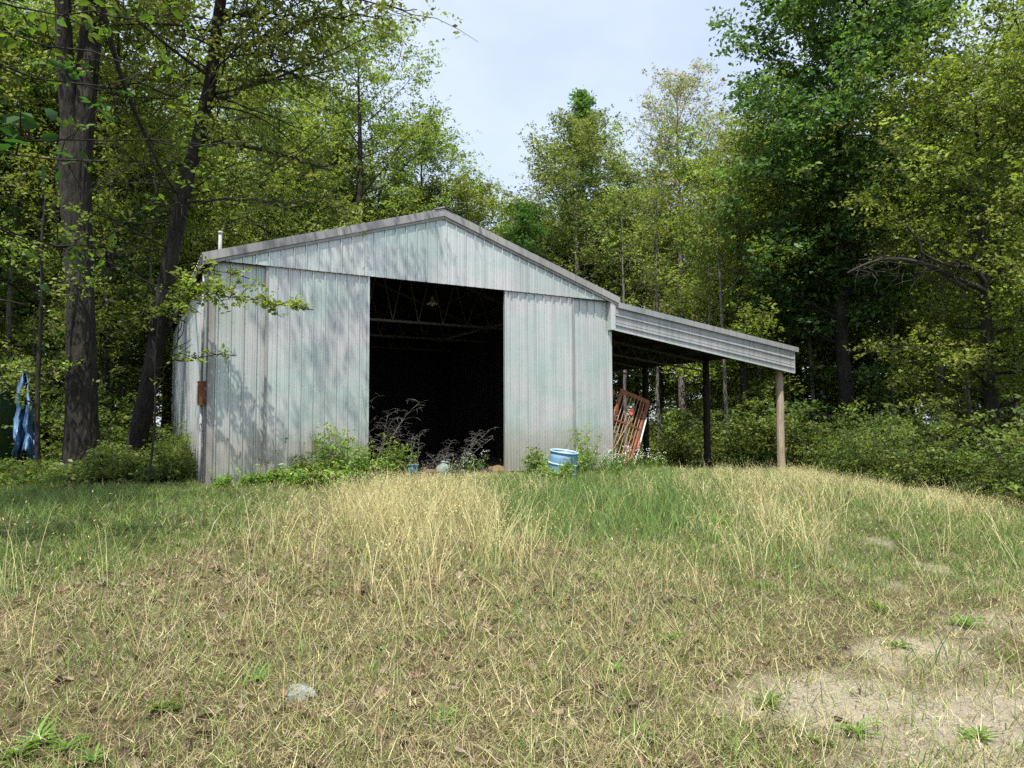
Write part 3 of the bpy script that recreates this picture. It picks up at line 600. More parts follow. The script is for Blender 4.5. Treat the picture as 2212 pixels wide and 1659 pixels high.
for i in range(46):
    PP = P[30:] if i % 2 else P[45:]; j = int(rng.uniform(0, .75)*len(PP)); az = rng.uniform(0, 6.28); Q = poly(rng, PP[j] - org, (math.cos(az), math.sin(az), rng.uniform(-.1, .35)), rng.uniform(1.6, 4.2), 10, .16, .0); wd.tube(Q, np.linspace(rng.uniform(.014, .03), .004, 10), 5)
    for q in range(3): jj = int(rng.integers(3, 9)); wd.tube(poly(rng, Q[jj], (Q[jj] - Q[jj-1])*3 + rng.normal(size=3)*.5, rng.uniform(.4, 1.1), 5, .2), np.linspace(.008, .003, 5), 4)
o = empty('leaning_tree', tuple(org)); tag(o, 'leaning crooked tree with dark bark beside the barn wall', 'tree'); obj('trunk', wd.mesh('trunk'), o, M['bark']); obj('crown', lv.mesh('crown', rng), o, M['leaf'])
# --- near tree whose branches reach in from the left edge; its trunk stands out of the frame
wd = Wood(); lv = Leaves(); nb = np.array([-6.6, -4.2, float(gz(-6.6, -4.2))]); org = nb
Pn = smoothline(np.array([nb - (0, 0, .2), nb + (.1, .1, 2), nb + (.4, .1, 5), nb + (.7, .3, 9), nb + (.9, .2, 13)]), 40); wd.tube(Pn - org, np.linspace(.26, .08, 40), 24, .1, rng)
def nlimb(h, pts, r, n2, k, size=.12): img_limb(Pn[int(np.argmin(abs(Pn[:, 2] - h)))], pts, r, n2, k, wd, lv, org, ((.10, .16, .025), (.14, .20, .03), (.05, .12, .03)), size, .16, .22)
nlimb(4.2, [(-60, 270, 9.5), (60, 285, 9.6), (160, 305, 9.8), (300, 315, 10), (420, 310, 10.4), (540, 300, 11)], .022, 22, 18, .10)
nlimb(3.6, [(-80, 470, 9), (40, 478, 9), (130, 510, 9.2), (260, 575, 9.6), (400, 640, 10)], .018, 16, 14, .10)
nlimb(5.6, [(-40, 140, 8.5), (60, 155, 8.6), (170, 178, 8.8), (300, 190, 9), (400, 180, 9.6)], .017, 16, 16, .11)
nlimb(6.2, [(-40, 0, 8), (60, 30, 8), (160, 48, 8.2), (290, 45, 8.4), (380, 20, 8.8)], .017, 16, 18, .12)
nlimb(5.2, [(-60, 60, 6.2), (60, 80, 6.3), (170, 110, 6.4), (290, 150, 6.6)], .012, 12, 18, .15)
nlimb(4.0, [(-60, 300, 6.2), (60, 330, 6.3), (150, 340, 6.4), (215, 370, 6.5)], .012, 12, 18, .15)
nlimb(3.0, [(-80, 620, 6), (0, 640, 6.2), (70, 670, 6.4)], .012, 6, 8, .16)
for i in range(34):
    s = rng.uniform(.45, 1); j = int(s*39); az = rng.uniform(0, 6.28)
    limb(rng, wd, lv, Pn[j] - org, (math.cos(az), math.sin(az), rng.uniform(.25, .8)), rng.uniform(1.8, 3.6), .05, 8, 34, .3, .13, OAK)
o = empty('overhanging_tree', tuple(org)); tag(o, 'nearest tree, its large-leaved branches reaching in from the top left edge', 'tree'); obj('trunk', wd.mesh('trunk'), o, M['bark']); obj('crown', lv.mesh('crown', rng, fine=True), o, M['leaf'])
# vine between the trunks
mb = MB(); Q = smoothline(px_line([(205, -80, 11), (222, 30, 11.3), (262, 170, 11.9), (310, 285, 13), (350, 370, 14.6), (383, 420, 16.2)]), 40); mb.tube(Q, np.linspace(.045, .022, 40), 7)
tag(mb.build('hanging_vine', M['bark'], None, True), 'dark woody vine stretched diagonally between the two big left trunks', 'vine')
# small sapling whose lit branch crosses the barn's left corner
wd = Wood(); lv = Leaves(); sb = atd(318, 1060, 12.2); sb[2] = gz(sb[0], sb[1]); org = sb
S_ = smoothline(np.array([sb - (0, 0, .1), atd(338, 900, 12.2), atd(332, 760, 12.2), atd(350, 640, 12.2), atd(365, 560, 12.2)]), 20); wd.tube(S_ - org, np.linspace(.022, .008, 20), 6)
def slimb(j, pts, r, n2, k, sub): img_limb(S_[j], pts, r, n2, k, wd, lv, org, YEL, .075, .045, sub)
slimb(14, [(400, 615, 12), (450, 625, 11.9), (520, 640, 11.8), (600, 655, 11.7), (680, 665, 11.6)], .012, 40, 24, .14)
slimb(14, [(385, 650, 12), (400, 680, 12)], .008, 10, 18, .4)
slimb(17, [(420, 585, 12.1), (480, 585, 12), (540, 600, 11.9)], .008, 14, 12, .16)
slimb(10, [(400, 770, 12.1), (450, 768, 12), (510, 765, 11.9)], .007, 12, 6, .14)
slimb(8, [(380, 740, 12.2), (395, 700, 12.2)], .008, 6, 6, .4)
o = empty('sapling', tuple(org)); tag(o, 'slender sapling whose bright leafy branch crosses the left corner of the barn', 'sapling'); obj('trunk', wd.mesh('trunk'), o, M['bark']); obj('crown', lv.mesh('crown', rng, fine=True), o, M['leaf'])

# --- individual trees behind and right of the barn
def single(name, seed, px, D, top, Rpx, label, **k):
    b = base(px, D); H = Hof(top, D, b); bk = k.pop('bark', 'bark'); rz = k.pop('rz', seed*1.3)
    return tree_obj(name, gen_tree(seed, H, Rpx*D/F_PX, **k), b, label, rz, bark=bk)
single('maple_tree', 21, 1830, 26, -80, 235, 'large dense dark green broadleaf tree towering right of the lean-to', r0=.30, cb=.27, shape='egg', n1=62, n2=10, k=96, sg=.36, size=.185, pal=DARK + DARK + ((.10, .16, .03),), elev=.3, low=4)
single('pale_tree', 22, 1245, 36, 262, 150, 'full pale green tree just right of the barn ridge, below the pointed dark crown', r0=.22, cb=.2, shape='egg', n1=56, n2=9, k=84, sg=.34, size=.13, pal=PALE + OAK, elev=.5, bark='bark_grey')
single('poplar_tree', 23, 1268, 42, 172, 85, 'pointed dark green crown rising behind the pale tree', r0=.22, cb=.35, shape='cone', n1=34, n2=7, k=48, sg=.24, size=.20, pal=DARK, elev=.7)
single('budding_tree', 24, 1475, 37, 165, 140, 'sparse brownish budding tree with bare upright twigs against the sky', r0=.22, cb=.22, shape='egg', n1=62, n2=12, k=33, sg=.3, size=.11, pal=BROWN, elev=.6, bark='bark_grey')
single('budding_tree', 25, 1585, 40, 265, 135, 'lower sparse tree with rusty buds squeezed against the dark maple', r0=.2, cb=.22, shape='egg', n1=50, n2=10, k=48, sg=.3, size=.115, pal=BROWN + PALE + PALE, elev=.5, bark='bark_grey')
single('small_tree', 26, 1135, 31, 440, 70, 'small bright green tree peeking over the right roof slope', r0=.12, cb=.2, shape='round', n1=22, n2=6, k=70, sg=.25, size=.13, pal=((.06, .15, .03), (.08, .17, .035)), elev=.6)
single('oak_tree', 27, 2150, 20, 130, 235, 'yellow-green oak filling the right edge of the picture', r0=.2, cb=.14, shape='spread', n1=44, n2=9, k=70, sg=.26, size=.11, pal=YEL + OAK, elev=.3, low=5)
single('thin_tree', 28, 2290, 23, -60, 170, 'tall thinly leaved tree reaching in at the top right corner', r0=.2, cb=.3, shape='round', n1=34, n2=10, k=16, sg=.25, size=.10, pal=PALE, elev=.5)
single('oak_tree', 29, 770, 31, 60, 185, 'tall leafy oak left of the sky gap, highest crown behind the roof', r0=.28, cb=.22, shape='egg', n1=44, n2=9, k=95, sg=.32, size=.12, pal=OAK, elev=.45)
single('oak_tree', 30, 915, 33, 275, 135, 'rounded oak crown meeting the sky just left of the barn ridge', r0=.2, cb=.2, shape='egg', n1=38, n2=8, k=95, sg=.3, size=.12, pal=OAK, elev=.45)
# big dead limb hanging at the right
wd = Wood(); lb = atd(2140, 640, 19.5)
def arm(pts, r): Q = smoothline(px_line(pts), 20); wd.tube(Q - lb, np.linspace(r, r*.3, 20), 9)
arm([(2135, 632, 19.4), (2090, 610, 19.4), (2040, 590, 19.3), (1990, 565, 19.2), (1930, 556, 19), (1880, 562, 18.8), (1830, 590, 18.7)], .085)
arm([(2128, 612, 19.4), (2105, 575, 19.3), (2060, 578, 19.2), (2010, 560, 19.1), (1985, 540, 19)], .075); arm([(2100, 580, 19.3), (2115, 540, 19.3), (2140, 520, 19.2)], .05); arm([(1995, 560, 19.2), (1985, 520, 19.1), (1960, 490, 19)], .045)
for i in range(60): 
    a = atd(rng.uniform(1850, 2120), rng.uniform(560, 600), 19.2) - lb; Q = poly(rng, a, rng.normal(size=3), rng.uniform(.4, 1.1), 5, .3); wd.tube(Q, np.linspace(.014, .004, 5), 4)
tag(obj('dead_limb', wd.mesh('dead_limb'), None, M['bark']), 'broken dark dead limb lying nearly level among the right-hand leaves', 'limb').location = tuple(lb)

# --- the wood around: individual trees from a few kinds
def skyline(px):
    return np.interp(px, [-500, 640, 860, 905, 960, 1010, 1025, 1065, 1080, 1110, 1180, 1330, 1380, 1560, 1640, 2600], [-300, -150, 40, 240, 300, 420, 520, 530, 440, 330, 280, 290, 200, 230, 60, 0])
kinds = {
 'oak': (gen_tree(41, 16, 3.6, .20, .16, 'round', 40, 9, 84, .34, .125, OAK, .4, low=4), 'bark'),
 'oak2': (gen_tree(42, 15, 3.2, .17, .2, 'spread', 34, 9, 80, .34, .125, OAK + YEL[:1], .5, low=4), 'bark'),
 'pale': (gen_tree(43, 16, 2.9, .17, .22, 'round', 34, 9, 60, .3, .12, PALE + OAK[:1], .7, low=4), 'bark_grey'),
 'green': (gen_tree(44, 13, 3.0, .16, .18, 'round', 34, 8, 80, .32, .14, DARK + OAK, .4, low=3), 'bark'),
}
KN = {'oak': 'yellow-green leafy oak', 'oak2': 'loose spreading oak', 'pale': 'pale thin-leaved tree', 'green': 'deeper green broadleaf tree'}
def where(px):
    for lim, t in ((60, 'at the left edge of the wood'), (175, 'behind the thick left trunk'), (420, 'between the left trunks and barn'), (640, 'behind the left eave'), (1000, 'behind the left roof slope'), (1330, 'behind the right roof slope'), (1580, 'behind the lean-to roof'), (1800, 'behind the lean-to posts'), (2010, 'beneath the dark maple'), (2110, 'below the dead limb at right'), (9999, 'at the right edge of the wood')):
        if px < lim: return t
rt = np.random.default_rng(77); used = {}
spots = []
for (p0, p1, D0, D1, n) in ((-360, -130, 20, 34, 6), (-130, 340, 19, 27, 12), (-120, 640, 26, 44, 22), (560, 1000, 31, 50, 16), (1050, 1650, 38, 56, 24), (1560, 2340, 27, 36, 16), (1560, 2380, 35, 56, 22), (2240, 2360, 18, 26, 3)):
    for i in range(n): spots.append((p0 + (p1 - p0)*(i + rt.random())/n, rt.uniform(D0, D1)))
placed = []
for px, D in spots:
    b = base(px, D)
    if -1.6 < b[0] < 17.8 and -1 < b[1] < 12.8: continue
    if any(math.hypot(b[0] - q[0], b[1] - q[1]) < 1.7 for q in placed): continue
    placed.append(b); kd = ['oak', 'oak2', 'pale', 'green'][rt.choice(4, p=[.36, .26, .24, .14])]
    hm = kinds[kd][0][2][-1, 2] + .6; rpx = 2.3*F_PX/D
    top = (rt.uniform(60, 300) if px < 600 and D > 25 else -400); top = max(top, skyline(px - rpx), skyline(px), skyline(px + rpx)); H = min(Hof(top, D, b), rt.uniform(13, 19)); s_ = H/hm
    if s_ < .3: continue
    lab = f'{KN[kd]} {where(px)}'; bt = kinds[kd][1]
    key = kd
    if key in used:
        o = copy_tree(used[key])
    else:
        o = tree_obj('woodland_tree', kinds[kd][0], b, lab, bark=bt); used[key] = o
    o.location = b; o.rotation_euler = (0, 0, rt.uniform(0, 6.28)); wv = rt.uniform(.85, 1.15)*max(s_, .75); o.scale = (wv, wv, s_)
    tag(o, lab, 'tree', 'woodland trees ' + where(px))
# thin pole trunks seen between the leaves
pole = gen_tree(51, 12, 1.5, .09, .45, 'round', 14, 5, 40, .25, .11, OAK, .6)
first = None
for i, (px, D) in enumerate([(1572, 27), (1650, 29), (1530, 31), (1420, 30), (1700, 30), (2020, 24), (2095, 23), (1760, 28), (1930, 27), (235, 21), (215, 23), (330, 22), (10, 20), (265, 27), (525, 27), (1350, 33), (1880, 31), (2190, 26), (130, 24)]):
    b = base(px, D)
    o = copy_tree(first) if first else tree_obj('slender_tree', pole, b, 'x', bark='bark_grey'); first = first or o
    o.location = b; o.rotation_euler = (rt.normal(0, .03), rt.normal(0, .03), rt.uniform(0, 6)); s_ = rt.uniform(.8, 1.25); o.scale = (s_, s_, s_*1.1)
    sd_ = where(px); lab = f'slender grey trunk {sd_}'
    tag(o, lab, 'tree', 'slender trunks ' + sd_)
wd = Wood(); lv = Leaves(); q0 = atd(82, 1055, 14.2); q0[2] = gz(q0[0], q0[1]) - .05; Q = smoothline(np.concatenate([[q0], px_line([(80, 900, 14.2), (84, 760, 14.2), (92, 640, 14.1), (88, 520, 14), (100, 420, 14)])]), 30); wd.tube(Q - q0, np.linspace(.06, .02, 30), 8)
for i in range(14): j = int(rng.uniform(6, 29)); limb(rng, wd, lv, Q[j] - q0, (*rng.normal(size=2), .2), rng.uniform(.6, 1.6), .012, 5, 12, .15, .09, OAK)
o = empty('sapling', tuple(q0)); tag(o, 'thin dark sapling trunk just right of the blue tarp', 'sapling'); obj('trunk', wd.mesh('trunk'), o, M['bark']); obj('crown', lv.mesh('crown', rng), o, M['leaf'])
# --- shrubs
def gen_shrub(seed, R, H, n, k, size, pal, sg=.16):
    rng = np.random.default_rng(seed); wd = Wood(); lv = Leaves()
    for i in range(n):
        az = rng.uniform(0, 6.28); e = rng.uniform(.25, 1.35); ln = rng.uniform(.6, 1)*math.hypot(R*math.cos(e), H*math.sin(e))
        limb(rng, wd, lv, (rng.normal(0, .12*R), rng.normal(0, .12*R), -.05), (math.cos(az)*math.cos(e), math.sin(az)*math.cos(e), math.sin(e)), ln, .015, 5, k, sg, size, pal, .02, .16, .5, 4)
    return wd.mesh('stems'), lv.mesh('foliage', rng)
SH = [gen_shrub(61, 1.0, 1.3, 18, 34, .085, SHADY), gen_shrub(62, 1.3, 2.4, 24, 34, .09, SHADY + OAK[:1]), gen_shrub(63, .8, .8, 16, 34, .075, DARK + SHADY), gen_shrub(64, 1.4, 3.6, 26, 40, .10, SHADY + OAK[:1])]
sfirst = {}
def shrub(kind, loc, s_, lab, grp, name='shrub', szk=1.):
    if kind in sfirst: o = copy_tree(sfirst[kind])
    else:
        o = empty(name); obj('stems', SH[kind][0], o, M['bark']); obj('foliage', SH[kind][1], o, M['leaf']); sfirst[kind] = o
    o.location = loc; o.rotation_euler = (0, 0, rt.uniform(0, 6.28)); o.scale = (s_, s_, s_*szk); tag(o, lab, 'shrub', grp); return o
for (px, D, kd, s_) in ((150, 13.6, 2, .8), (215, 13.4, 0, .8), (290, 13.2, 0, .75), (345, 13.0, 2, .8), (60, 13.4, 0, .6), (20, 14, 0, .7), (110, 14.2, 2, .7), (250, 14.4, 0, .9), (385, 13.3, 0, .7), (330, 14, 0, .9), (405, 14.2, 1, .55), (390, 15.5, 1, .7), (375, 17, 1, .8)):
    b = base(px, D); shrub(kd, b, s_*.68, ['rounded', 'taller', 'low dark'][kd] + ' shrub at the foot of the big left trunks', 'shrubs under the left trunks')
for px, D0, D1, n, lab, grp in ((None, 17, 22, 26, 'leafy undergrowth bush in the shade left of the barn', 'undergrowth left of the barn'), (1, 19.5, 30, 120, 'leafy undergrowth bush at the wood edge right of the lean-to', 'undergrowth right of the lean-to')):
    for i in range(n):
        p_ = rt.uniform(-100, 350) if px is None else rt.uniform(1330, 2330); D = rt.uniform(D0, D1)
        b = base(p_, D)
        if -1.2 < b[0] < 17.2 and -1 < b[1] < 12.2: continue
        if px and D < 21.5 and p_ < 1860: continue
        kq = int(rt.choice(4, p=[.28, .32, .15, .25])); shrub(kq, b, rt.uniform(.7, 1.3), ['medium', 'tall leafy', 'low dark', 'very tall'][kq] + ' bush ' + where(p_), grp)
for i in range(30):                                            # the wood's edge comes nearer towards the right of the picture
    t = (i + rt.random())/30; b = (16.9 - 4.6*t + rt.uniform(-.2, 1.6), .5 - 9.5*t + rt.uniform(-.4, .4)); b = (b[0], b[1], float(gz(*b))); kq = int(rt.choice(4, p=[.35, .3, .2, .15]))
    shrub(kq, b, rt.uniform(.6, 1.0), ['medium', 'tall leafy', 'low dark', 'very tall'][kq] + ' bush behind the straw at right, ' + ('near the front post' if t < .35 else 'towards the picture edge'), 'bushes behind the straw')
for i in range(16):
    b = base(rt.uniform(1325, 1720), rt.uniform(29, 36)); kq = int(rt.choice([1, 3])); pq = float(project(np.array([b]))[0][0]); shrub(kq, b, rt.uniform(.9, 1.3), ('tall' if kq == 1 else 'very tall') + ' bush seen through the lean-to ' + ('beside the rusty frame' if pq < 1460 else 'between its dark posts' if pq < 1560 else 'near the front post'), 'bushes behind the lean-to')
# far wood that closes the horizon: one mass of leaves and stems
rng = np.random.default_rng(90); n = 30000
px = rng.uniform(-700, 3000, n); D = rng.uniform(56, 82, n); zt = np.clip(CAM[2] + (855 - skyline(px))*60/F_PX, 4, 15)
hgt = rng.random(n)**.85*np.minimum(zt, 15)
dv = np.array([ray(a, 911) for a in np.linspace(-700, 3000, 200)]); fx = np.interp(px, np.linspace(-700, 3000, 200), dv[:, 0]); fy = np.interp(px, np.linspace(-700, 3000, 200), dv[:, 1])
lv = Leaves(); C = np.stack([CAM[0] + fx*D, CAM[1] + fy*D, hgt - 1.2], -1); lv.add(C, rng.uniform(.3, .7, n), pick(rng, OAK + PALE, n))
tag(obj('distant_wood', lv.mesh('distant_wood', rng), None, M['leaf']), 'far wood closing the view behind all the trees', 'woods', None, 'stuff')
#@@DETAIL

# ------------------------------------------------------------------ grass, litter, gravel (scattered with geometry nodes)
def blades(name, label, cat, x, y, h, lean, bend, wid, col, S=2, heads=0, z0=None):
    """every blade is real geometry of its own: a tapering strip that leans and bends"""
    n = len(x); az = rs.uniform(0, 6.28, n); tw = rs.uniform(0, 6.28, n); d = np.stack([np.cos(az), np.sin(az)], -1)
    g = gz(x, y); th = lean.copy(); r = np.zeros(n); z = np.zeros(n) - .01 if z0 is None else z0.copy(); rows = []
    side = np.stack([np.cos(tw), np.sin(tw), np.zeros(n)], -1)
    for s in range(S + 1):
        p = np.stack([x + d[:, 0]*r, y + d[:, 1]*r, g + np.maximum(z, .003)], -1); t = s/S; ww = (wid*(1 - .97*t**1.7)*.5)[:, None]
        rows += [p - side*ww, p + side*ww]; th = th + bend/S*(.5 + s*.6); r = r + np.sin(th)*h/S; z = z + np.cos(th)*h/S
    k = 2*(S + 1); V = np.stack(rows, 1).reshape(-1, 3); b = np.arange(n)*k
    Q = np.concatenate([np.stack([b + 2*s, b + 2*s + 1, b + 2*s + 3, b + 2*s + 2], -1) for s in range(S)]); K = np.repeat(col, k, 0)
    if heads:
        tip = rows[-1]; dn = rows[-3] - tip; C = (tip[:, None] + dn[:, None]*np.linspace(0, .35, heads)[None, :, None] + rs.normal(0, .006, (n, heads, 3))).reshape(-1, 3); m = len(C)
        a_ = rs.normal(size=(m, 3))*.5 + (0, 0, .8); a_ /= np.linalg.norm(a_, axis=1)[:, None]; bb = np.cross(a_, rs.normal(size=(m, 3))); bb /= np.linalg.norm(bb, axis=1)[:, None]
        V2 = np.stack([C - a_*.014, C + bb*.0035, C + a_*.014, C - bb*.0035], 1).reshape(-1, 3); Q = np.concatenate([Q, np.arange(4*m).reshape(-1, 4) + len(V)]); V = np.concatenate([V, V2]); K = np.concatenate([K, np.repeat(np.repeat(col, heads, 0)*1.1, 4, 0)])
    tag(obj(name, raw_mesh(name, V, Q, K), None, M['blade']), label, cat, None, 'stuff')
STRAW = ((.50, .43, .21), (.58, .52, .29), (.40, .33, .15), (.45, .41, .22)); GREYS = ((.36, .31, .19), (.22, .175, .10), (.44, .39, .24), (.12, .09, .055), (.27, .27, .10), (.50, .45, .28))
GREEN = ((.15, .25, .045), (.19, .29, .06), (.11, .19, .04), (.25, .31, .08)); BLUEG = ((.085, .15, .06), (.11, .18, .07), (.07, .13, .04))
def protos(prefix, meshes):
    c = bpy.data.collections.new(prefix)
    for i, me in enumerate(meshes): c.objects.link(bpy.data.objects.new(f'{prefix}_{i:02d}', me))
    return c
def scatter(name, label, cat, coll, ncoll, Pp, rz, tilt, scl, idx):
    me = bpy.data.meshes.new(name); me.vertices.add(len(Pp)); me.vertices.foreach_set('co', np.asarray(Pp, np.float32).ravel())
    a = me.attributes.new('rot', 'FLOAT_VECTOR', 'POINT'); a.data.foreach_set('vector', np.stack([tilt[:, 0], tilt[:, 1], rz], -1).astype(np.float32).ravel())
    a = me.attributes.new('scl', 'FLOAT', 'POINT'); a.data.foreach_set('value', scl.astype(np.float32))
    a = me.attributes.new('idx', 'INT', 'POINT'); a.data.foreach_set('value', idx.astype(np.int32))
    me.update(); o = obj(name, me); tag(o, label, cat, None, 'stuff')
    g = bpy.data.node_groups.new(name, 'GeometryNodeTree'); g.interface.new_socket('Geometry', in_out='INPUT', socket_type='NodeSocketGeometry'); g.interface.new_socket('Geometry', in_out='OUTPUT', socket_type='NodeSocketGeometry')
    N = g.nodes.new; gi = N('NodeGroupInput'); go = N('NodeGroupOutput'); ip = N('GeometryNodeInstanceOnPoints'); ci = N('GeometryNodeCollectionInfo')
    ci.inputs['Collection'].default_value = coll; ci.inputs['Separate Children'].default_value = True; ci.inputs['Reset Children'].default_value = True
    def na(nm, ty): n = N('GeometryNodeInputNamedAttribute'); n.data_type = ty; n.inputs['Name'].default_value = nm; return n.outputs['Attribute']
    K = g.links.new; K(gi.outputs[0], ip.inputs['Points']); K(ci.outputs[0], ip.inputs['Instance']); ip.inputs['Pick Instance'].default_value = True
    K(na('idx', 'INT'), ip.inputs['Instance Index']); er = N('FunctionNodeEulerToRotation'); K(na('rot', 'FLOAT_VECTOR'), er.inputs[0]); K(er.outputs[0], ip.inputs['Rotation']); K(na('scl', 'FLOAT'), ip.inputs['Scale']); K(ip.outputs[0], go.inputs[0])
    m = o.modifiers.new('scatter', 'NODES'); m.node_group = g; return o
rs = np.random.default_rng(5)
# candidate points spread over the clearing, denser near the camera
def candidates(n, r0=2.3, r1=24, p=1.25):
    u = rs.random(n); r = (r0**(2 - p) + u*(r1**(2 - p) - r0**(2 - p)))**(1/(2 - p)); a = YAW + rs.uniform(-.78, .78, n)
    x = CAM[0] + np.sin(a)*r; y = CAM[1] + np.cos(a)*r
    ok = ~((x > -.05) & (x < 9.25) & (y > -.12)) & (y < 3.2 - .25*np.maximum(x - 9, 0)*0) & (x > -9) & ~((y > .3) & (x > 9) & (x < 15.2) & (rs.random(n) < .3))
    ok &= ~((x > 13.0 + (y + 8)*.5) & (rs.random(n) < .85)); x, y, r = x[ok], y[ok], r[ok]; z = zones(x, y); z['r'] = r; return x, y, z
def noise2(x, y, s, sd_=0): return .5 + .5*np.sin(x*s + 1.7*np.sin(y*s*.8 + sd_) + sd_)*np.cos(y*s*1.1 + 1.3*np.sin(x*s*.7 - sd_))
def put(name, label, cat, coll, groups, cand, prob, pick_idx, smin=.75, smax=1.25, tl=.12):
    x, y, z = cand; keep = rs.random(len(x)) < np.clip(prob, 0, 1); x, y = x[keep], y[keep]; n = len(x)
    P = np.stack([x, y, gz(x, y)], -1)
    return scatter(name, label, cat, coll, groups, P, rs.uniform(0, 6.28, n), rs.normal(0, tl, (n, 2)), rs.uniform(smin, smax, n), pick_idx(n))
ri = lambda k: (lambda n: rs.integers(0, k, n))
def sel(cand, prob, n):
    """n blades drawn from the candidates, gathered into small tufts"""
    x, y, z = cand; pr = np.clip(prob, 0, 1); keep = np.where(rs.random(len(x)) < pr)[0]
    if len(keep) > n: keep = rs.choice(keep, n, False)
    return x[keep], y[keep], {k: v[keep] for k, v in z.items()}
def tuft(cand, m, rad):
    x, y, z = cand; x = np.repeat(x, m); y = np.repeat(y, m); q = len(x); x = x + rs.normal(0, rad, q); y = y + rs.normal(0, rad, q)
    ok = ~((x > -.03) & (x < 9.2) & (y > -.1) & (y < 11)); return x[ok], y[ok], {k: np.repeat(v, m)[ok] for k, v in z.items()}
def cap(x, y, z, h, lo=.08):
    """grass grows shorter towards the barn and the trodden left side"""
    lim = 1.135 - (np.where(z['px'] < 720, 128, 108) + .13*np.maximum(z['px'] - 1720, 0) + rs.normal(0, 4, len(x)) + 22*(noise2(x, y, 3.7, 2)*noise2(x, y, 1.9, 6) - .3) - 8*np.exp(-((z['px'] - 1650)/200)**2))*z['d']/F_PX - gz(x, y) + (rs.random(len(x)) < .10)*rs.uniform(.05, .35, len(x)); return np.minimum(h, np.maximum(lim, lo*rs.uniform(.6, 1.3, len(x))))
U = lambda n, a, b: rs.uniform(a, b, n)
c = candidates(60000); x, y, z = c; pt2 = noise2(x, y, 2.2, 6)*noise2(x, y, .9, 2) + .5*noise2(x, y, 5.3, 3); g_ = (1 - .8*z['sand'])*(1 - .8*z['gl'])*(1 - .9*z['cg'])*(1 - .6*z['rg'])*np.clip(.25 + 1.3*pt2, .12, 1)
x, y, z = tuft(sel(c, g_, 14000), 10, .085); n = len(x)
blades('thatch', 'matted straw-coloured dead grass lying over the clearing', 'dead grass', x, y, .025 + .16*rs.random(n)**2, U(n, .6, 1.5), rs.normal(.2, .9, n), U(n, .0018, .0042)*(1 + z['d']*.06), pick(rs, GREYS + STRAW, n), 2, 0, U(n, .0, .045))
c = candidates(40000); x, y, z = c; g_ = (1 - .82*z['sand'])*(1 - .85*z['gl'])*(1 - .9*z['cg'])*(.2 + .8*noise2(x, y, 3.1, 4))
x, y, z = tuft(sel(c, g_, 8000), 10, .05); n = len(x)
blades('dry_stubble', 'short upright dry grass stubble in the foreground', 'dead grass', x, y, U(n, .04, .16), U(n, .05, .9), U(n, -.4, 2.2), U(n, .0018, .0036)*(1 + z['d']*.06), pick(rs, STRAW + GREYS, n))
c = candidates(40000, 4.5, 24, .9); x, y, z = c; g_ = np.clip(z['td']*(.06 + .94*noise2(x, y, 2.3, 3)**1.6*noise2(x, y, 4.3, 7))*.9 + .03*(1 - z['gl'])*(1 - z['sand'])*noise2(x, y, 1.5, 8)**2 + .02*z['cg'], 0, 1)*(1 - .9*z['sand'])*(1 - .75*z['cg'])
x, y, z = tuft(sel(c, g_, 2000), 9, .06); n = len(x)
blades('tall_straw', 'tall dry straw-coloured grass in front of the open door and along the right edge', 'tall grass', x, y, cap(x, y, z, U(n, .3, .85)), np.abs(rs.normal(0, .2, n)), U(n, .1, 1.4), U(n, .003, .0055)*(1 + z['d']*.045), pick(rs, STRAW + ((.50, .43, .25),), n), 3, 2)
c = candidates(90000, 2.3, 26, .95); x, y, z = c; nz_ = noise2(x, y, 1.9, 7); nz2 = noise2(x, y, 4.1, 9); g_ = np.clip(z['gl']*(.6 + .4*nz2) + z['cg']*1.0 + z['rg']*(.4 + .6*nz_) + (.2 + .75*nz2**2.2*noise2(x, y, 1.2, 4))*(z['d'] < 13)*(1 - z['td']*.5) + .04, 0, 1)*(1 - .8*z['sand'])
x, y, z = tuft(sel(c, g_, 14000), 8, .05); n = len(x)
blades('green_grass', 'short green grass under the left trees and beside the track', 'grass', x, y, cap(x, y, z, U(n, .06, .2), .1), U(n, .05, .8), U(n, .1, 1.2), U(n, .003, .006)*(1 + z['d']*.05), pick(rs, GREEN, n))
c = candidates(40000, 4, 24, .9); x, y, z = c; g_ = np.clip(z['cg']*1.0 + z['gl']*.14 + z['rg']*.25*noise2(x, y, 1.7, 11) + z['td']*.2*noise2(x, y, 2.9, 1) + .015, 0, 1)*(1 - .95*z['sand'])
x, y, z = tuft(sel(c, g_, 3800), 8, .06); n = len(x)
blades('tall_green_grass', 'taller green grass by the barrel and along the barn front', 'grass', x, y, cap(x, y, z, U(n, .2, .5)), np.abs(rs.normal(0, .3, n)), U(n, .2, 1.4), U(n, .003, .0055)*(1 + z['d']*.045), pick(rs, GREEN + BLUEG, n), 3)
# fallen leaves
def dead_leaf(seed):
    rng = np.random.default_rng(seed); n = 7; t = np.linspace(0, 1, n); wv = .034*np.sin(np.pi*t**.8)*(1 + .35*np.sin(t*19 + seed)) + .001
    cz = .016*np.sin(t*2.5 + seed) ; V = []
    for i in range(n):
        for s_ in (-1, 0, 1): V.append((t[i]*.105 - .05, s_*wv[i], .012 + cz[i] + abs(s_)*(.012 + .012*rng.random()) + .003*rng.random()))
    Q = [(3*i + j, 3*i + j + 1, 3*i + j + 4, 3*i + j + 3) for i in range(n - 1) for j in (0, 1)]
    cc = np.array([(.13, .08, .055), (.18, .12, .085), (.25, .185, .14), (.09, .06, .045), (.17, .095, .075)][seed % 5])
    me = raw_mesh(f'dl{seed}', V, Q, np.tile(cc, (len(V), 1))); me.materials.append(M['dead']); return me
dl = protos('fallen_leaf', [dead_leaf(i) for i in range(10)])
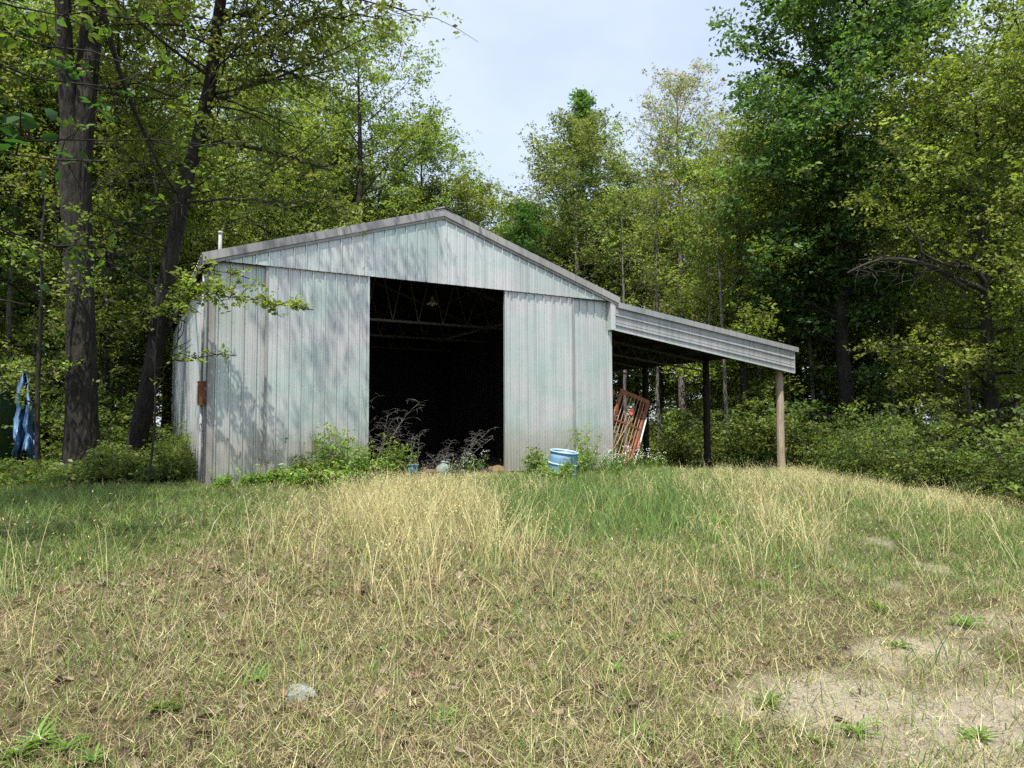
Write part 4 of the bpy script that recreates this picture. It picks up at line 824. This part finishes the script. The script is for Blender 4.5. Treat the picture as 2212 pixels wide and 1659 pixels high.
c = candidates(22000, 2.3, 15, 1.1); x, y, z = c; nzl = noise2(x, y, 1.6, 3)*noise2(x, y, .8, 1)
put('leaf_litter', 'brown fallen oak leaves scattered among the dry grass', 'leaves', dl, 10, c, np.clip(z['lit']*(.10 + 1.0*nzl) + .10*z['gl'] + .02, 0, 1)*(1 - .8*z['sand']), ri(10), .4, .95, .5)
# gravel
def pebble(seed):
    rng = np.random.default_rng(seed); th = np.arange(6)*1.047
    V = [(0, 0, .5)] + [(math.cos(a)*rng.uniform(.7, 1), math.sin(a)*rng.uniform(.7, 1), rng.uniform(.1, .3)) for a in th] + [(math.cos(a)*.8, math.sin(a)*.8, -.3) for a in th]
    Fq = [(0, 1 + i, 1 + (i + 1) % 6, 0) for i in range(6)]
    mb = MB(); col = [(.30, .28, .25), (.36, .33, .27), (.24, .23, .21), (.33, .28, .21)][seed % 4]
    mb.add(np.array(V)*.012, [f[:3] for f in Fq] + [(1 + i, 7 + i, 7 + (i + 1) % 6, 1 + (i + 1) % 6) for i in range(6)], col)
    me = mb.mesh(f'pb{seed}'); me.materials.append(M['dead']); return me
pb = protos('pebble', [pebble(i) for i in range(8)])
c = candidates(30000, 2.3, 13, 1.1); x, y, z = c
put('gravel', 'small pale gravel on the bare sandy track at the lower right', 'gravel', pb, 8, c, z['sand']*.75 + .01, ri(8), .3, 1.0, .3)
# woodland floor: ivy-like ground cover and litter under the trees
def cover(seed):
    rng = np.random.default_rng(seed); lv = Leaves(); n = 60; C = np.stack([rng.normal(0, .3, n), rng.normal(0, .3, n), rng.uniform(.03, .3, n)], -1); lv.add(C, rng.uniform(.05, .10, n), pick(rng, OAK + DARK[:2], n)); me = lv.mesh(f'cv{seed}', rng); me.materials.append(M['leaf']); return me
cv = protos('cover', [cover(i) for i in range(4)])
n = 4500; u = rs.random(n); r = 15 + 24*u; a = YAW + rs.uniform(-.85, .85, n); x = CAM[0] + np.sin(a)*r; y = CAM[1] + np.cos(a)*r
ok = ~((x > -.2) & (x < 16.3) & (y > -3) & (y < 11.2)) & ((x < -.2) & (y > .3) | (x > 9) & (y > 1.5 - .55*np.maximum(x - 12, 0)) | (y > 11)); x, y = x[ok], y[ok]; n = len(x)
scatter('ground_cover', 'low leafy ground cover carpeting the wood floor', 'ground cover', cv, 4, np.stack([x, y, gz(x, y)], -1), rs.uniform(0, 6.28, n), rs.normal(0, .1, (n, 2)), rs.uniform(.6, 1.5, n), rs.integers(0, 4, n))

# ------------------------------------------------------------------ weeds
def weed_mesh(seed, n, H, spread, k, size, pal, top=None):
    """upright leafy stems; optional tiny white flower heads"""
    rng = np.random.default_rng(seed); wd = Wood(); lv = Leaves(); fl = Leaves()
    for i in range(n):
        az = rng.uniform(0, 6.28); d = (math.cos(az)*spread, math.sin(az)*spread, 1); P = poly(rng, (rng.normal(0, .05), rng.normal(0, .05), -.03), d, H*rng.uniform(.55, 1.1), 7, .08, .01)
        wd.tube(P, np.linspace(.005, .0018, 7), 4); foliate(rng, lv, P, k, .035, size, pick(rng, pal, 1)[0])
        if top: C = P[-1] + rng.normal(0, .03, (top, 3)); fl.add(C, .022*rng.uniform(.7, 1.3, top), np.array([(.75, .75, .70)]*top))
    return wd.mesh('stems'), lv.mesh('foliage', rng, .35, .38, .2, True), (fl.mesh('flowers', rng, 1.5, 1.) if top else None)
WK = {'g': weed_mesh(201, 9, .62, .30, 34, .075, GREEN), 'b': weed_mesh(202, 8, .85, .22, 40, .06, YEL + GREEN), 'w': weed_mesh(203, 12, .55, .40, 20, .05, BLUEG + GREEN, 9), 's': weed_mesh(204, 14, .35, .7, 26, .06, GREEN + YEL)}
wfirst = {}
def weed(kd, loc, s_, lab, grp=None):
    if kd in wfirst: o = copy_tree(wfirst[kd])
    else:
        o = empty('weed'); obj('stems', WK[kd][0], o, M['leaf']); WK[kd][0].attributes.new('Col', 'FLOAT_COLOR', 'POINT'); WK[kd][0].attributes['Col'].data.foreach_set('color', np.tile(np.array([.11, .12, .04, 1], np.float32), len(WK[kd][0].vertices)))
        obj('foliage', WK[kd][1], o, M['leaf'])
        if WK[kd][2]: tag(obj('flowers', WK[kd][2], o, M['dead']), kind='stuff')
        wfirst[kd] = o
    o.location = loc; o.rotation_euler = (0, 0, rs.uniform(0, 6.28)); o.scale = (s_,)*3; tag(o, lab, 'weed', grp); return o
def gp(px, y): p = aty(px, 1000, y); return (p[0], p[1], float(gz(p[0], p[1])))
for px, y, kd, s_ in ((585, -.5, 's', 1.1), (650, -.55, 'g', 1.0), (690, -.7, 'b', 1.0), (715, -.6, 'g', 1.25), (740, -.9, 'b', 1.1), (770, -.7, 'g', 1.2), (700, -1.1, 'g', .9), (755, -1.2, 's', 1.3), (620, -.7, 's', 1.3), (560, -.4, 's', .9), (670, -1.3, 's', 1.3), (730, -1.5, 's', 1.4), (705, -.5, 'b', 1.2), (725, -.4, 'b', 1.3), (680, -.5, 'g', 1.1), (600, -.4, 's', 1.), (535, -.4, 's', .9), (480, -.5, 's', .9), (640, -1., 's', 1.2), (785, -.8, 'g', 1.1), (800, -.6, 'b', .9)):
    weed(kd, gp(px, y), s_, {'s': 'low sprawling', 'g': 'leafy upright', 'b': 'tall bright'}[kd] + ' weed against the left sliding door', 'weeds along the left door')
for px, y, kd, s_ in ((825, -.35, 'b', 1.05), (850, -.3, 'g', 1.1), (868, -.5, 'b', .9), (838, -.7, 'g', 1.0), (885, -.3, 'b', .8)):
    weed(kd, gp(px, y), s_, 'bright leafy weed at the left side of the open doorway', 'weeds at the doorway')
for px, y, kd, s_ in ((1150, -.6, 'g', 1.1), (1168, -.7, 'g', .9), (1250, -.9, 'g', 1.0), (1265, -.5, 'b', 1.25), (1275, -.7, 'b', .9), (1228, -1.9, 'g', .8), (1180, -1.5, 's', 1.), (1200, -2.0, 's', 1.), (1222, -2.1, 'g', .7), (1240, -1.6, 'b', .7)):
    weed(kd, gp(px, y), s_, {'s': 'low sprawling', 'g': 'leafy upright', 'b': 'tall bright'}[kd] + ' weed crowding the blue barrel', 'weeds around the barrel')
for px, y, s_ in ((1010, -.2, .9), (1030, -.25, 1.0), (980, -.3, .7), (1300, -.4, 1.0), (1325, -.6, 1.1), (1345, -.8, 1.1), (1370, -.7, .9), (1335, -1.6, .9), (1395, -.5, 1.0), (1420, -.2, .8)):
    weed('w', gp(px, y), s_, 'white-flowered weed ' + ('in the dark doorway' if px < 1100 else 'below the right barn corner'), 'white-flowered weeds ' + ('at the doorway' if px < 1100 else 'at the corner'))
# low rosettes in the foreground
def rosette(seed, n=26, ln=.15):
    rng = np.random.default_rng(seed); V = []; Q = []; 
    for i in range(n):
        az = i*2.4 + rng.normal(0, .3); e = rng.uniform(.15, 1.3); l_ = ln*rng.uniform(.6, 1.2); d = np.array([math.cos(az), math.sin(az), 0]); s_ = np.array([-math.sin(az), math.cos(az), 0]); b = len(V)
        for k in range(6):
            t = k/5; p = d*l_*t*math.cos(e*(1 - t*.5)) + np.array([0, 0, l_*math.sin(e)*t*(1.25 - .6*t) + .008]); w_ = .009*math.sin(math.pi*min(t*.9 + .08, 1)) + .001
            V += [p - s_*w_ + (0, 0, .004), p - (0, 0, .002), p + s_*w_ + (0, 0, .004)]
        for k in range(5):
            for j in (0, 1): Q.append((b + 3*k + j, b + 3*k + j + 1, b + 3*k + j + 4, b + 3*k + j + 3))
    me = raw_mesh('low_weed', np.array(V), Q, np.repeat(pick(rng, GREEN[:3], n), 18, 0)); me.materials.append(M['leaf']); return me
RM = [rosette(300 + i) for i in range(4)]
def gpx(px, py):
    lo, hi = 1., 40.; d = ray(px, py)
    for _ in range(40):
        m = (lo + hi)/2; p = CAM + d*m
        if p[2] > gz(p[0], p[1]): lo = m
        else: hi = m
    return (p[0], p[1], float(gz(p[0], p[1])))
for i, (px, py, s_) in enumerate(((1555, 1140, 1.9), (2085, 1355, 1.0), (1940, 1400, .7), (1660, 1530, .7), (1850, 1590, .8), (2110, 1600, .7), (1770, 1610, .6), (1375, 1600, .7), (1330, 1450, .6), (1440, 1390, .8), (1120, 1330, .6), (960, 1560, .7), (560, 1470, .7), (350, 1540, .8), (1640, 1270, .8), (1900, 1320, .8), (80, 1610, .9), (140, 1625, .8), (40, 1640, .85), (200, 1650, .7))):
    o = obj('low_weed', RM[i % 4]); o.location = gpx(px, py); o.rotation_euler = (.2*math.sin(i*3), .2*math.cos(i*5), i*1.7); o.scale = (s_, s_, s_*.8)
    lab = 'low leafy weed on the sandy ground at right' if px > 1500 else 'low green leafy weed among the dry foreground grass'; grp = 'low weeds on the sand' if px > 1500 else 'low weeds in the dry grass'
    if i == 0: lab, grp = 'dark spiky green tuft standing in the grass right of the barrel', None
    if 16 <= i: lab, grp = 'bright leafy weed clump in the bottom left corner', 'weed clump at the bottom left'
    tag(o, lab, 'weed', grp)
# dead weeds in the doorway
M['dry'] = simple('dry_stem', [(.3, (.14, .13, .12)), (.7, (.30, .28, .25))], 9, .9)
def dead_weed(px, y, H, n, lean, lab, seed):
    rng = np.random.default_rng(seed); wd = Wood(); p0 = gp(px, y); o = None
    for i in range(n):
        d = (lean + rng.normal(0, .22), rng.normal(0, .2), 1); P = poly(rng, (rng.normal(0, .08), rng.normal(0, .06), -.05), d, H*rng.uniform(.6, 1.1), 12, .05, -.035*rng.uniform(.3, 1.6)); wd.tube(P, np.linspace(.006, .0018, 12), 4)
        for j in range(4, 12):
            for q in range(2):
                a = rng.uniform(0, 6.28); l_ = H*.26*rng.uniform(.4, 1)*(1.15 - abs(j - 8)/9)
                P2 = poly(rng, P[j], (math.cos(a), math.sin(a), .9), l_, 6, .12, -.22); wd.tube(P2, np.linspace(.0022, .001, 6), 3)
                for w2 in range(2): b = P2[3 + w2]; P3 = poly(rng, b, rng.normal(size=3) + (0, 0, -.4), l_*.3, 3, .2, -.1); wd.tube(P3, [.0014, .0018, .0006], 3)
    o = obj('dead_weed', wd.mesh('dead_weed'), None, M['dry']); o.location = p0; tag(o, lab, 'weed')
dead_weed(808, -.02, 1.85, 6, .22, 'tall dry feathery weed by the left edge of the doorway', 1)
dead_weed(895, .25, 1.1, 5, .1, 'tangled dry arching weed in the middle of the doorway', 2)
dead_weed(955, .3, 1.0, 4, -.1, 'dry arching weed growing out behind the pale jug', 3)
dead_weed(975, .35, 1.25, 4, .45, 'dry drooping weed leaning right in the doorway', 4)
wd = Wood(); a = np.array(gp(1178, -.35)); Q = smoothline(np.array([a, aty(1190, 960, -.32), aty(1218, 905, -.3), aty(1255, 873, -.28), aty(1292, 858, -.25)]), 18); wd.tube(Q - a, np.linspace(.007, .002, 18), 5)
for q in range(10): wd.tube(poly(rs, (Q - a)[8 + q], rs.normal(size=3)*.4 + (.3, 0, .6), .16, 4, .2, -.1), [.003, .002, .0015, .001], 3)
o = obj('dry_weed', wd.mesh('dry_weed'), None, M['dry']); o.location = tuple(a); tag(o, 'long dry stem arching against the right sliding door', 'weed')
for nm, pts, lab in (('bramble_shoot', [(570, 1040, -.3), (590, 975, -.25), (615, 945, -.22), (640, 938, -.2)], 'thorny green shoot arching over the left door seam'), ('dry_stalk', [(558, 1040, -.3), (552, 985, -.28), (545, 920, -.25)], 'pale upright dead stalk before the left wall')):
    wd = Wood(); lv = Leaves(); Q = smoothline(np.array([aty(*q) for q in pts]), 14); a = Q[0].copy(); wd.tube(Q - a, np.linspace(.007, .003, 14), 5); foliate(rs, lv, Q - a, 40 if nm[0] == 'b' else 8, .02, .04, np.array([.13, .15, .05]))
    o = empty(nm, tuple(a)); obj('stem', wd.mesh('stem'), o, M['dry']); obj('leaves', lv.mesh('leaves', rs), o, M['leaf']); tag(o, lab, 'weed')

# ------------------------------------------------------------------ things
def lathe(mb, prof, k=36, col=None):
    V = [(r*math.cos(2*math.pi*j/k), r*math.sin(2*math.pi*j/k), z) for (r, z) in prof for j in range(k)]
    mb.add(V, [(i*k + j, i*k + (j + 1) % k, (i + 1)*k + (j + 1) % k, (i + 1)*k + j) for i in range(len(prof) - 1) for j in range(k)], col)
M['blue'] = simple('blue_plastic', [(.3, (.09, .19, .30)), (.55, (.15, .29, .42)), (.8, (.26, .38, .46))], 3.5, .5, 0, .1)
M['bluelite'] = simple('faded_blue', [(.3, (.22, .34, .42)), (.7, (.34, .47, .54))], 6, .55)
bp = atd(1211, 1030, 14.4); bp[2] = gz(bp[0], bp[1]) - .10
br = empty('barrel', tuple(bp)); tag(br, 'blue plastic barrel with open top standing in the weeds by the right door', 'barrel')
br.rotation_euler = (Matrix.Rotation(-YAW, 3, 'Z') @ Matrix.Rotation(math.radians(5), 3, 'X') @ Matrix.Rotation(math.radians(7), 3, 'Y')).to_euler()
mb = MB(); lathe(mb, [(.0, .01), (.25, .01), (.272, .03), (.285, .10), (.298, .20), (.300, .36), (.292, .52), (.284, .645), (.274, .645), (.282, .50), (.285, .25), (.262, .05), (0, .04)], 40); mb.build('body', M['blue'], br, True)
for zz in (.22, .40): mb = MB(); lathe(mb, [(.296, zz - .02), (.314, zz - .012), (.318, zz), (.314, zz + .012), (.296, zz + .02)], 40); mb.build('hoop', M['bluelite'], br, True)
mb = MB(); lathe(mb, [(.280, .625), (.304, .632), (.308, .655), (.298, .668), (.278, .664), (.270, .64)], 40); mb.build('rim', M['bluelite'], br, True)
mb = MB(); lathe(mb, [(0, .50), (.278, .50)], 40); mb.build('water', simple('murky_water', [(.3, (.10, .16, .20)), (.7, (.16, .23, .27))], 3, .08), br)
# rusty crate-like frame leaning under the lean-to
M['rust'] = simple('rust', [(.28, (.10, .035, .02)), (.5, (.24, .085, .045)), (.72, (.36, .15, .085))], 9, .85, .1, .4)
M['rustlite'] = simple('rusty_bar', [(.3, (.26, .14, .08)), (.7, (.45, .31, .20))], 9, .8, .1)
c0 = aty(1362, 1003, .35); tl, tr_, brp = aty(1343, 845, .62), aty(1400, 869, .75), c0
gzz = float(gz(c0[0], c0[1])); fr = empty('rusty_frame', (c0[0], c0[1], gzz)); tag(fr, 'rusty red barred metal frame leaning under the lean-to beside the barn corner', 'metal frame')
u = tr_ - tl; v = brp - tr_; nn = np.cross(u, v); nn /= np.linalg.norm(nn); nn = nn if np.dot(nn, CAM - c0) > 0 else -nn
og = np.array([c0[0], c0[1], gzz]); ext = 1.0
pt_ = lambda s, t, d=0: tuple(tl + u*s + v*t + nn*d - og)
def fbar(nm, p, q, wd_, ht, m): mb = MB(); mb.bar(p, q, wd_, ht); return mb.build(nm, M[m], fr)
for s in (0, 1): fbar('side_rail', pt_(s, -.02), pt_(s, ext), .05, .11, 'rust')
fbar('outer_rail', pt_(-.16, .0, -.12), pt_(-.16, ext, -.12), .04, .10, 'rust'); fbar('back_rail', pt_(1.0, 0, -.2), pt_(1.0, ext, -.2), .05, .08, 'rust')
for t in (0, .45, .93): fbar('cross_bar', pt_(.03, t, .003), pt_(.97, t, .003), .05, .05 if t else .10, 'rust')
for s in np.linspace(.14, .86, 7): fbar('bar', pt_(s, .02, .01), pt_(s, .96, .01), .014, .014, 'rustlite')
fbar('diagonal_bar', pt_(.55, .35, .05), pt_(.2, .98, .05), .016, .016, 'rustlite')
mb = MB(); mb.tube([pt_(1.06, .25, .04), pt_(1.08, 1.05, .06)], .02, 10); mb.build('white_pipe', simple('white_pipe', [(.3, (.55, .54, .5)), (.7, (.72, .71, .68))], 8, .5), fr, True)
mb = MB(); mb.tube([pt_(1.0, .62, .09), pt_(.98, .78, .09)], .022, 8); mb.build('red_handle', simple('red_paint', [(.3, (.40, .05, .05)), (.7, (.55, .12, .10))], 8, .5), fr, True)
mb = MB()
V = [pt_(.5 + a*.5, .22 + b*.5, .03 + c_) for c_ in (0, .01) for a, b in ((-.05, -.06), (.06, -.06), (.12, .0), (.13, .10), (.08, .16), (-.08, .16), (-.13, .10), (-.12, .0))]
mb.add(V, [tuple(range(7, -1, -1)), tuple(range(8, 16))] + [(i, (i + 1) % 8, 8 + (i + 1) % 8, 8 + i) for i in range(8)]); mb.build('orange_tag', simple('orange_plastic', [(.3, (.75, .13, .05)), (.7, (.85, .2, .09))], 6, .5), fr)
# sill board, bucket, jug and litter in the doorway
M['plank'] = simple('weathered_plank', [(.3, (.22, .16, .10)), (.7, (.42, .34, .24))], 6, .85, 0, .3, (1, 8, 8))
mb = MB(); mb.box((3.05, -.10, -.16), (6.05, .05, .0)); o = mb.build('sill_plank', M['plank']); tag(o, 'weathered wooden plank forming the doorway sill', 'plank')
b1 = aty(890, 1010, -.25); bk = empty('blue_bucket', (b1[0], b1[1], float(gz(b1[0], b1[1])))); tag(bk, 'small blue plastic bucket at the left of the doorway sill', 'bucket')
mb = MB(); lathe(mb, [(0, .0), (.10, .0), (.115, .1), (.13, .27), (.122, .27), (.105, .1), (0, .02)], 24); mb.build('body', M['blue'], bk, True)
mb = MB(); lathe(mb, [(.128, .245), (.142, .25), (.142, .275), (.126, .275)], 24); mb.build('rim', M['blue'], bk, True)
mb = MB(); mb.tube([(.14*math.cos(t), .04 + .05*math.sin(t), .26 - .12*math.sin(t)) for t in np.linspace(0, math.pi, 12)], .004, 5); mb.build('handle', M['steel'], bk, True)
b2 = aty(957, 1008, .0); jg = empty('pale_jug', (b2[0], b2[1], .0)); tag(jg, 'pale green rounded plastic jug on the doorway sill', 'jug')
jm = simple('pale_green_plastic', [(.3, (.24, .31, .26)), (.7, (.36, .43, .36))], 7, .5)
mb = MB(); lathe(mb, [(0, 0), (.10, .0), (.145, .04), (.155, .11), (.14, .18), (.09, .23), (.045, .25), (.04, .285), (0, .285)], 24); mb.build('body', jm, jg, True)
mb = MB(); lathe(mb, [(.046, .27), (.052, .275), (.052, .305), (0, .308)], 16); mb.build('cap', jm, jg, True)
mb = MB(); mb.tube([(.04, 0, .26), (.10, 0, .285), (.145, 0, .25), (.15, 0, .19), (.14, 0, .15)], .014, 7); mb.build('handle', jm, jg, True)
b3 = aty(930, 1012, .05); mb = MB(); lathe(mb, [(0, 0), (.11, 0), (.13, .05), (.13, .13), (.12, .13), (.11, .03), (0, .03)], 22); o = mb.build('clay_pot', simple('clay', [(.3, (.10, .06, .04)), (.7, (.20, .13, .09))], 7, .8), None, True); o.location = (b3[0], b3[1], 0); tag(o, 'squat brown pot beside the pale jug', 'pot')
b4 = aty(1074, 1000, .35)
def crumple(name, loc, sx, sy, sz, m, lab, cat, seed):
    rng = np.random.default_rng(seed); n = 15; V = []; Q = []
    for i in range(n):
        for j in range(n):
            a, b = i/(n-1)*2 - 1, j/(n-1)*2 - 1; rr = max(abs(a), abs(b))
            V.append((a*sx*(1 + .12*rng.normal()), b*sy*(1 + .12*rng.normal()), max(0, sz*(1 - rr**2.2)*(.8 + .5*rng.random()) + .004)))
    for i in range(n-1):
        for j in range(n-1): Q.append((i*n + j, (i+1)*n + j, (i+1)*n + j + 1, i*n + j + 1))
    o = obj(name, raw_mesh(name, V, Q), None, m); o.location = loc; tag(o, lab, cat); return o
crumple('feed_sack', (b4[0], b4[1], -.01), .24, .2, .13, simple('tan_sack', [(.3, (.12, .08, .035)), (.7, (.24, .17, .08))], 8, .8), 'crumpled tan sack inside the right end of the doorway', 'sack', 1)
b5 = aty(1040, 1008, .15); crumple('plastic_sheet', (b5[0], b5[1], -.01), .3, .18, .09, simple('dark_plastic', [(.35, (.02, .02, .025)), (.62, (.05, .05, .06)), (.72, (.5, .5, .5))], 9, .35), 'crumpled dark plastic sheet with white specks on the doorway floor', 'plastic sheet', 2)
# hanging lamp
lp = atd(934, 656, 18.2); la = empty('hanging_lamp', tuple(lp)); tag(la, 'white shaded lamp hanging inside the dark barn', 'lamp')
mb = MB(); lathe(mb, [(.05, .10), (.07, .08), (.16, .0), (.165, -.01), (.15, 0), (.06, .07)], 24); mb.build('shade', simple('white_enamel', [(.3, (.82, .82, .8)), (.7, (.86, .86, .84))], 5, .3), la, True)
mb = MB(); lathe(mb, [(0, .2), (.035, .2), (.05, .17), (.05, .09), (0, .09)], 16); mb.build('socket', M['pvc'], la, True)
mb = MB(); mb.tube([(0, 0, .2), (.01, 0, roofz(lp[0]) - .12 - lp[2])], .006, 6); mb.build('cord', M['steel'], la)
mb = MB(); lathe(mb, [(0, -.07), (.03, -.055), (.04, -.02), (.03, .03), (.02, .08)], 16); mb.build('bulb', simple('bulb_glass', [(.3, (.8, .8, .78)), (.7, (.85, .85, .83))], 5, .2), la, True)
# pale stone in the foreground
sp = gpx(645, 1500); rng = np.random.default_rng(8); V = []; k = 9
for zz, rr in ((-.04, .9), (.008, 1), (.026, .8)):
    for j in range(k): a = j*2*math.pi/k; V.append((math.cos(a)*.105*rr*(1 + .18*math.sin(3*a + 1) + .08*rng.normal()), math.sin(a)*.07*rr*(1 + .12*rng.normal()), zz + .008*rng.normal()))
mb = MB(); mb.add(V, [(i*k + j, i*k + (j+1) % k, (i+1)*k + (j+1) % k, (i+1)*k + j) for i in range(2) for j in range(k)] + [tuple(range(2*k, 3*k))]); o = mb.build('stone', simple('pale_stone', [(.3, (.17, .20, .185)), (.7, (.27, .30, .28))], 6, .8, 0, .3)); o.location = sp; o.rotation_euler = (.15, .05, -.9); tag(o, 'flat pale grey-green stone lying in the foreground grass', 'stone')
# green container and blue tarp at the far left
gc = base(-20, 16.6); ct = empty('green_container', gc, -.35); tag(ct, 'dark green metal container half hidden at the left edge behind shrubs', 'container')
gm = simple('dark_green_paint', [(.3, (.008, .035, .018)), (.7, (.02, .07, .035))], 5, .5)
mb = MB(); mb.box((-1.6, -.7, .1), (.55, .9, 1.9)); cb_ = mb.build('body', gm, ct)
for xx in np.linspace(-1.5, .5, 8): mb = MB(); mb.box((xx - .03, -.74, .12), (xx + .03, -.702, 1.88)); mb.build('rib', gm, ct)
mb = MB(); mb.box((-1.65, -.76, 1.9), (.6, .95, 1.98)); mb.build('top_rail', gm, ct); mb = MB(); mb.box((-1.6, -.72, .0), (.55, .9, .098)); mb.build('skid', M['steel'], ct)
tm = simple('blue_tarp', [(.3, (.03, .08, .17)), (.55, (.07, .16, .30)), (.75, (.16, .28, .42))], 7, .45, 0, .5)
ap = atd(49, 800, 15.2); V = []; n = 22; rng = np.random.default_rng(4)
for i in range(n):
    t = i/(n - 1); py = 800 + t*(985 - 800); xl = np.interp(t, [0, .3, .7, 1], [44, 36, 30, 28]); xr = np.interp(t, [0, .25, .6, 1], [54, 64, 73, 78])
    for j in range(n): s = j/(n - 1); V.append(atd(xl + (xr - xl)*s + 2*math.sin(t*17) + 1.5*math.sin(t*31 + s*4), py + 9*math.sin(s*9)*t + 5*rng.normal()*t, 15.2 + .14*math.sin(s*11 + t*5) + .09*math.sin(t*13 + s*7) + .03*rng.normal() - .25*t) - ap)
o = obj('blue_tarp', raw_mesh('blue_tarp', np.array(V), [(i*n + j, i*n + j + 1, (i+1)*n + j + 1, (i+1)*n + j) for i in range(n-1) for j in range(n-1)], None, True), None, tm); o.location = tuple(ap)
o.modifiers.new('thick', 'SOLIDIFY').thickness = .01; tag(o, 'crumpled blue tarp hanging beside the green container at the left edge', 'tarp')

# ------------------------------------------------------------------ labels: look-alikes told apart by their order in view
ORD = ['first', 'second', 'third', 'fourth', 'fifth', 'sixth', 'seventh', 'eighth', 'ninth', 'tenth']
bpy.context.view_layer.update(); same = {}
for o in sc.objects:
    if o.parent is None and 'label' in o and o.get('kind') is None: same.setdefault(o['label'], []).append(o)
for lab, os_ in same.items():
    if 2 <= len(os_) <= 10 and len(lab.split()) <= 12:
        pxs = project(np.array([tuple(o.location) for o in os_]))[0]
        for r_, i in enumerate(np.argsort(pxs)): os_[i]['label'] = f'{lab}, {ORD[r_]} from the left'
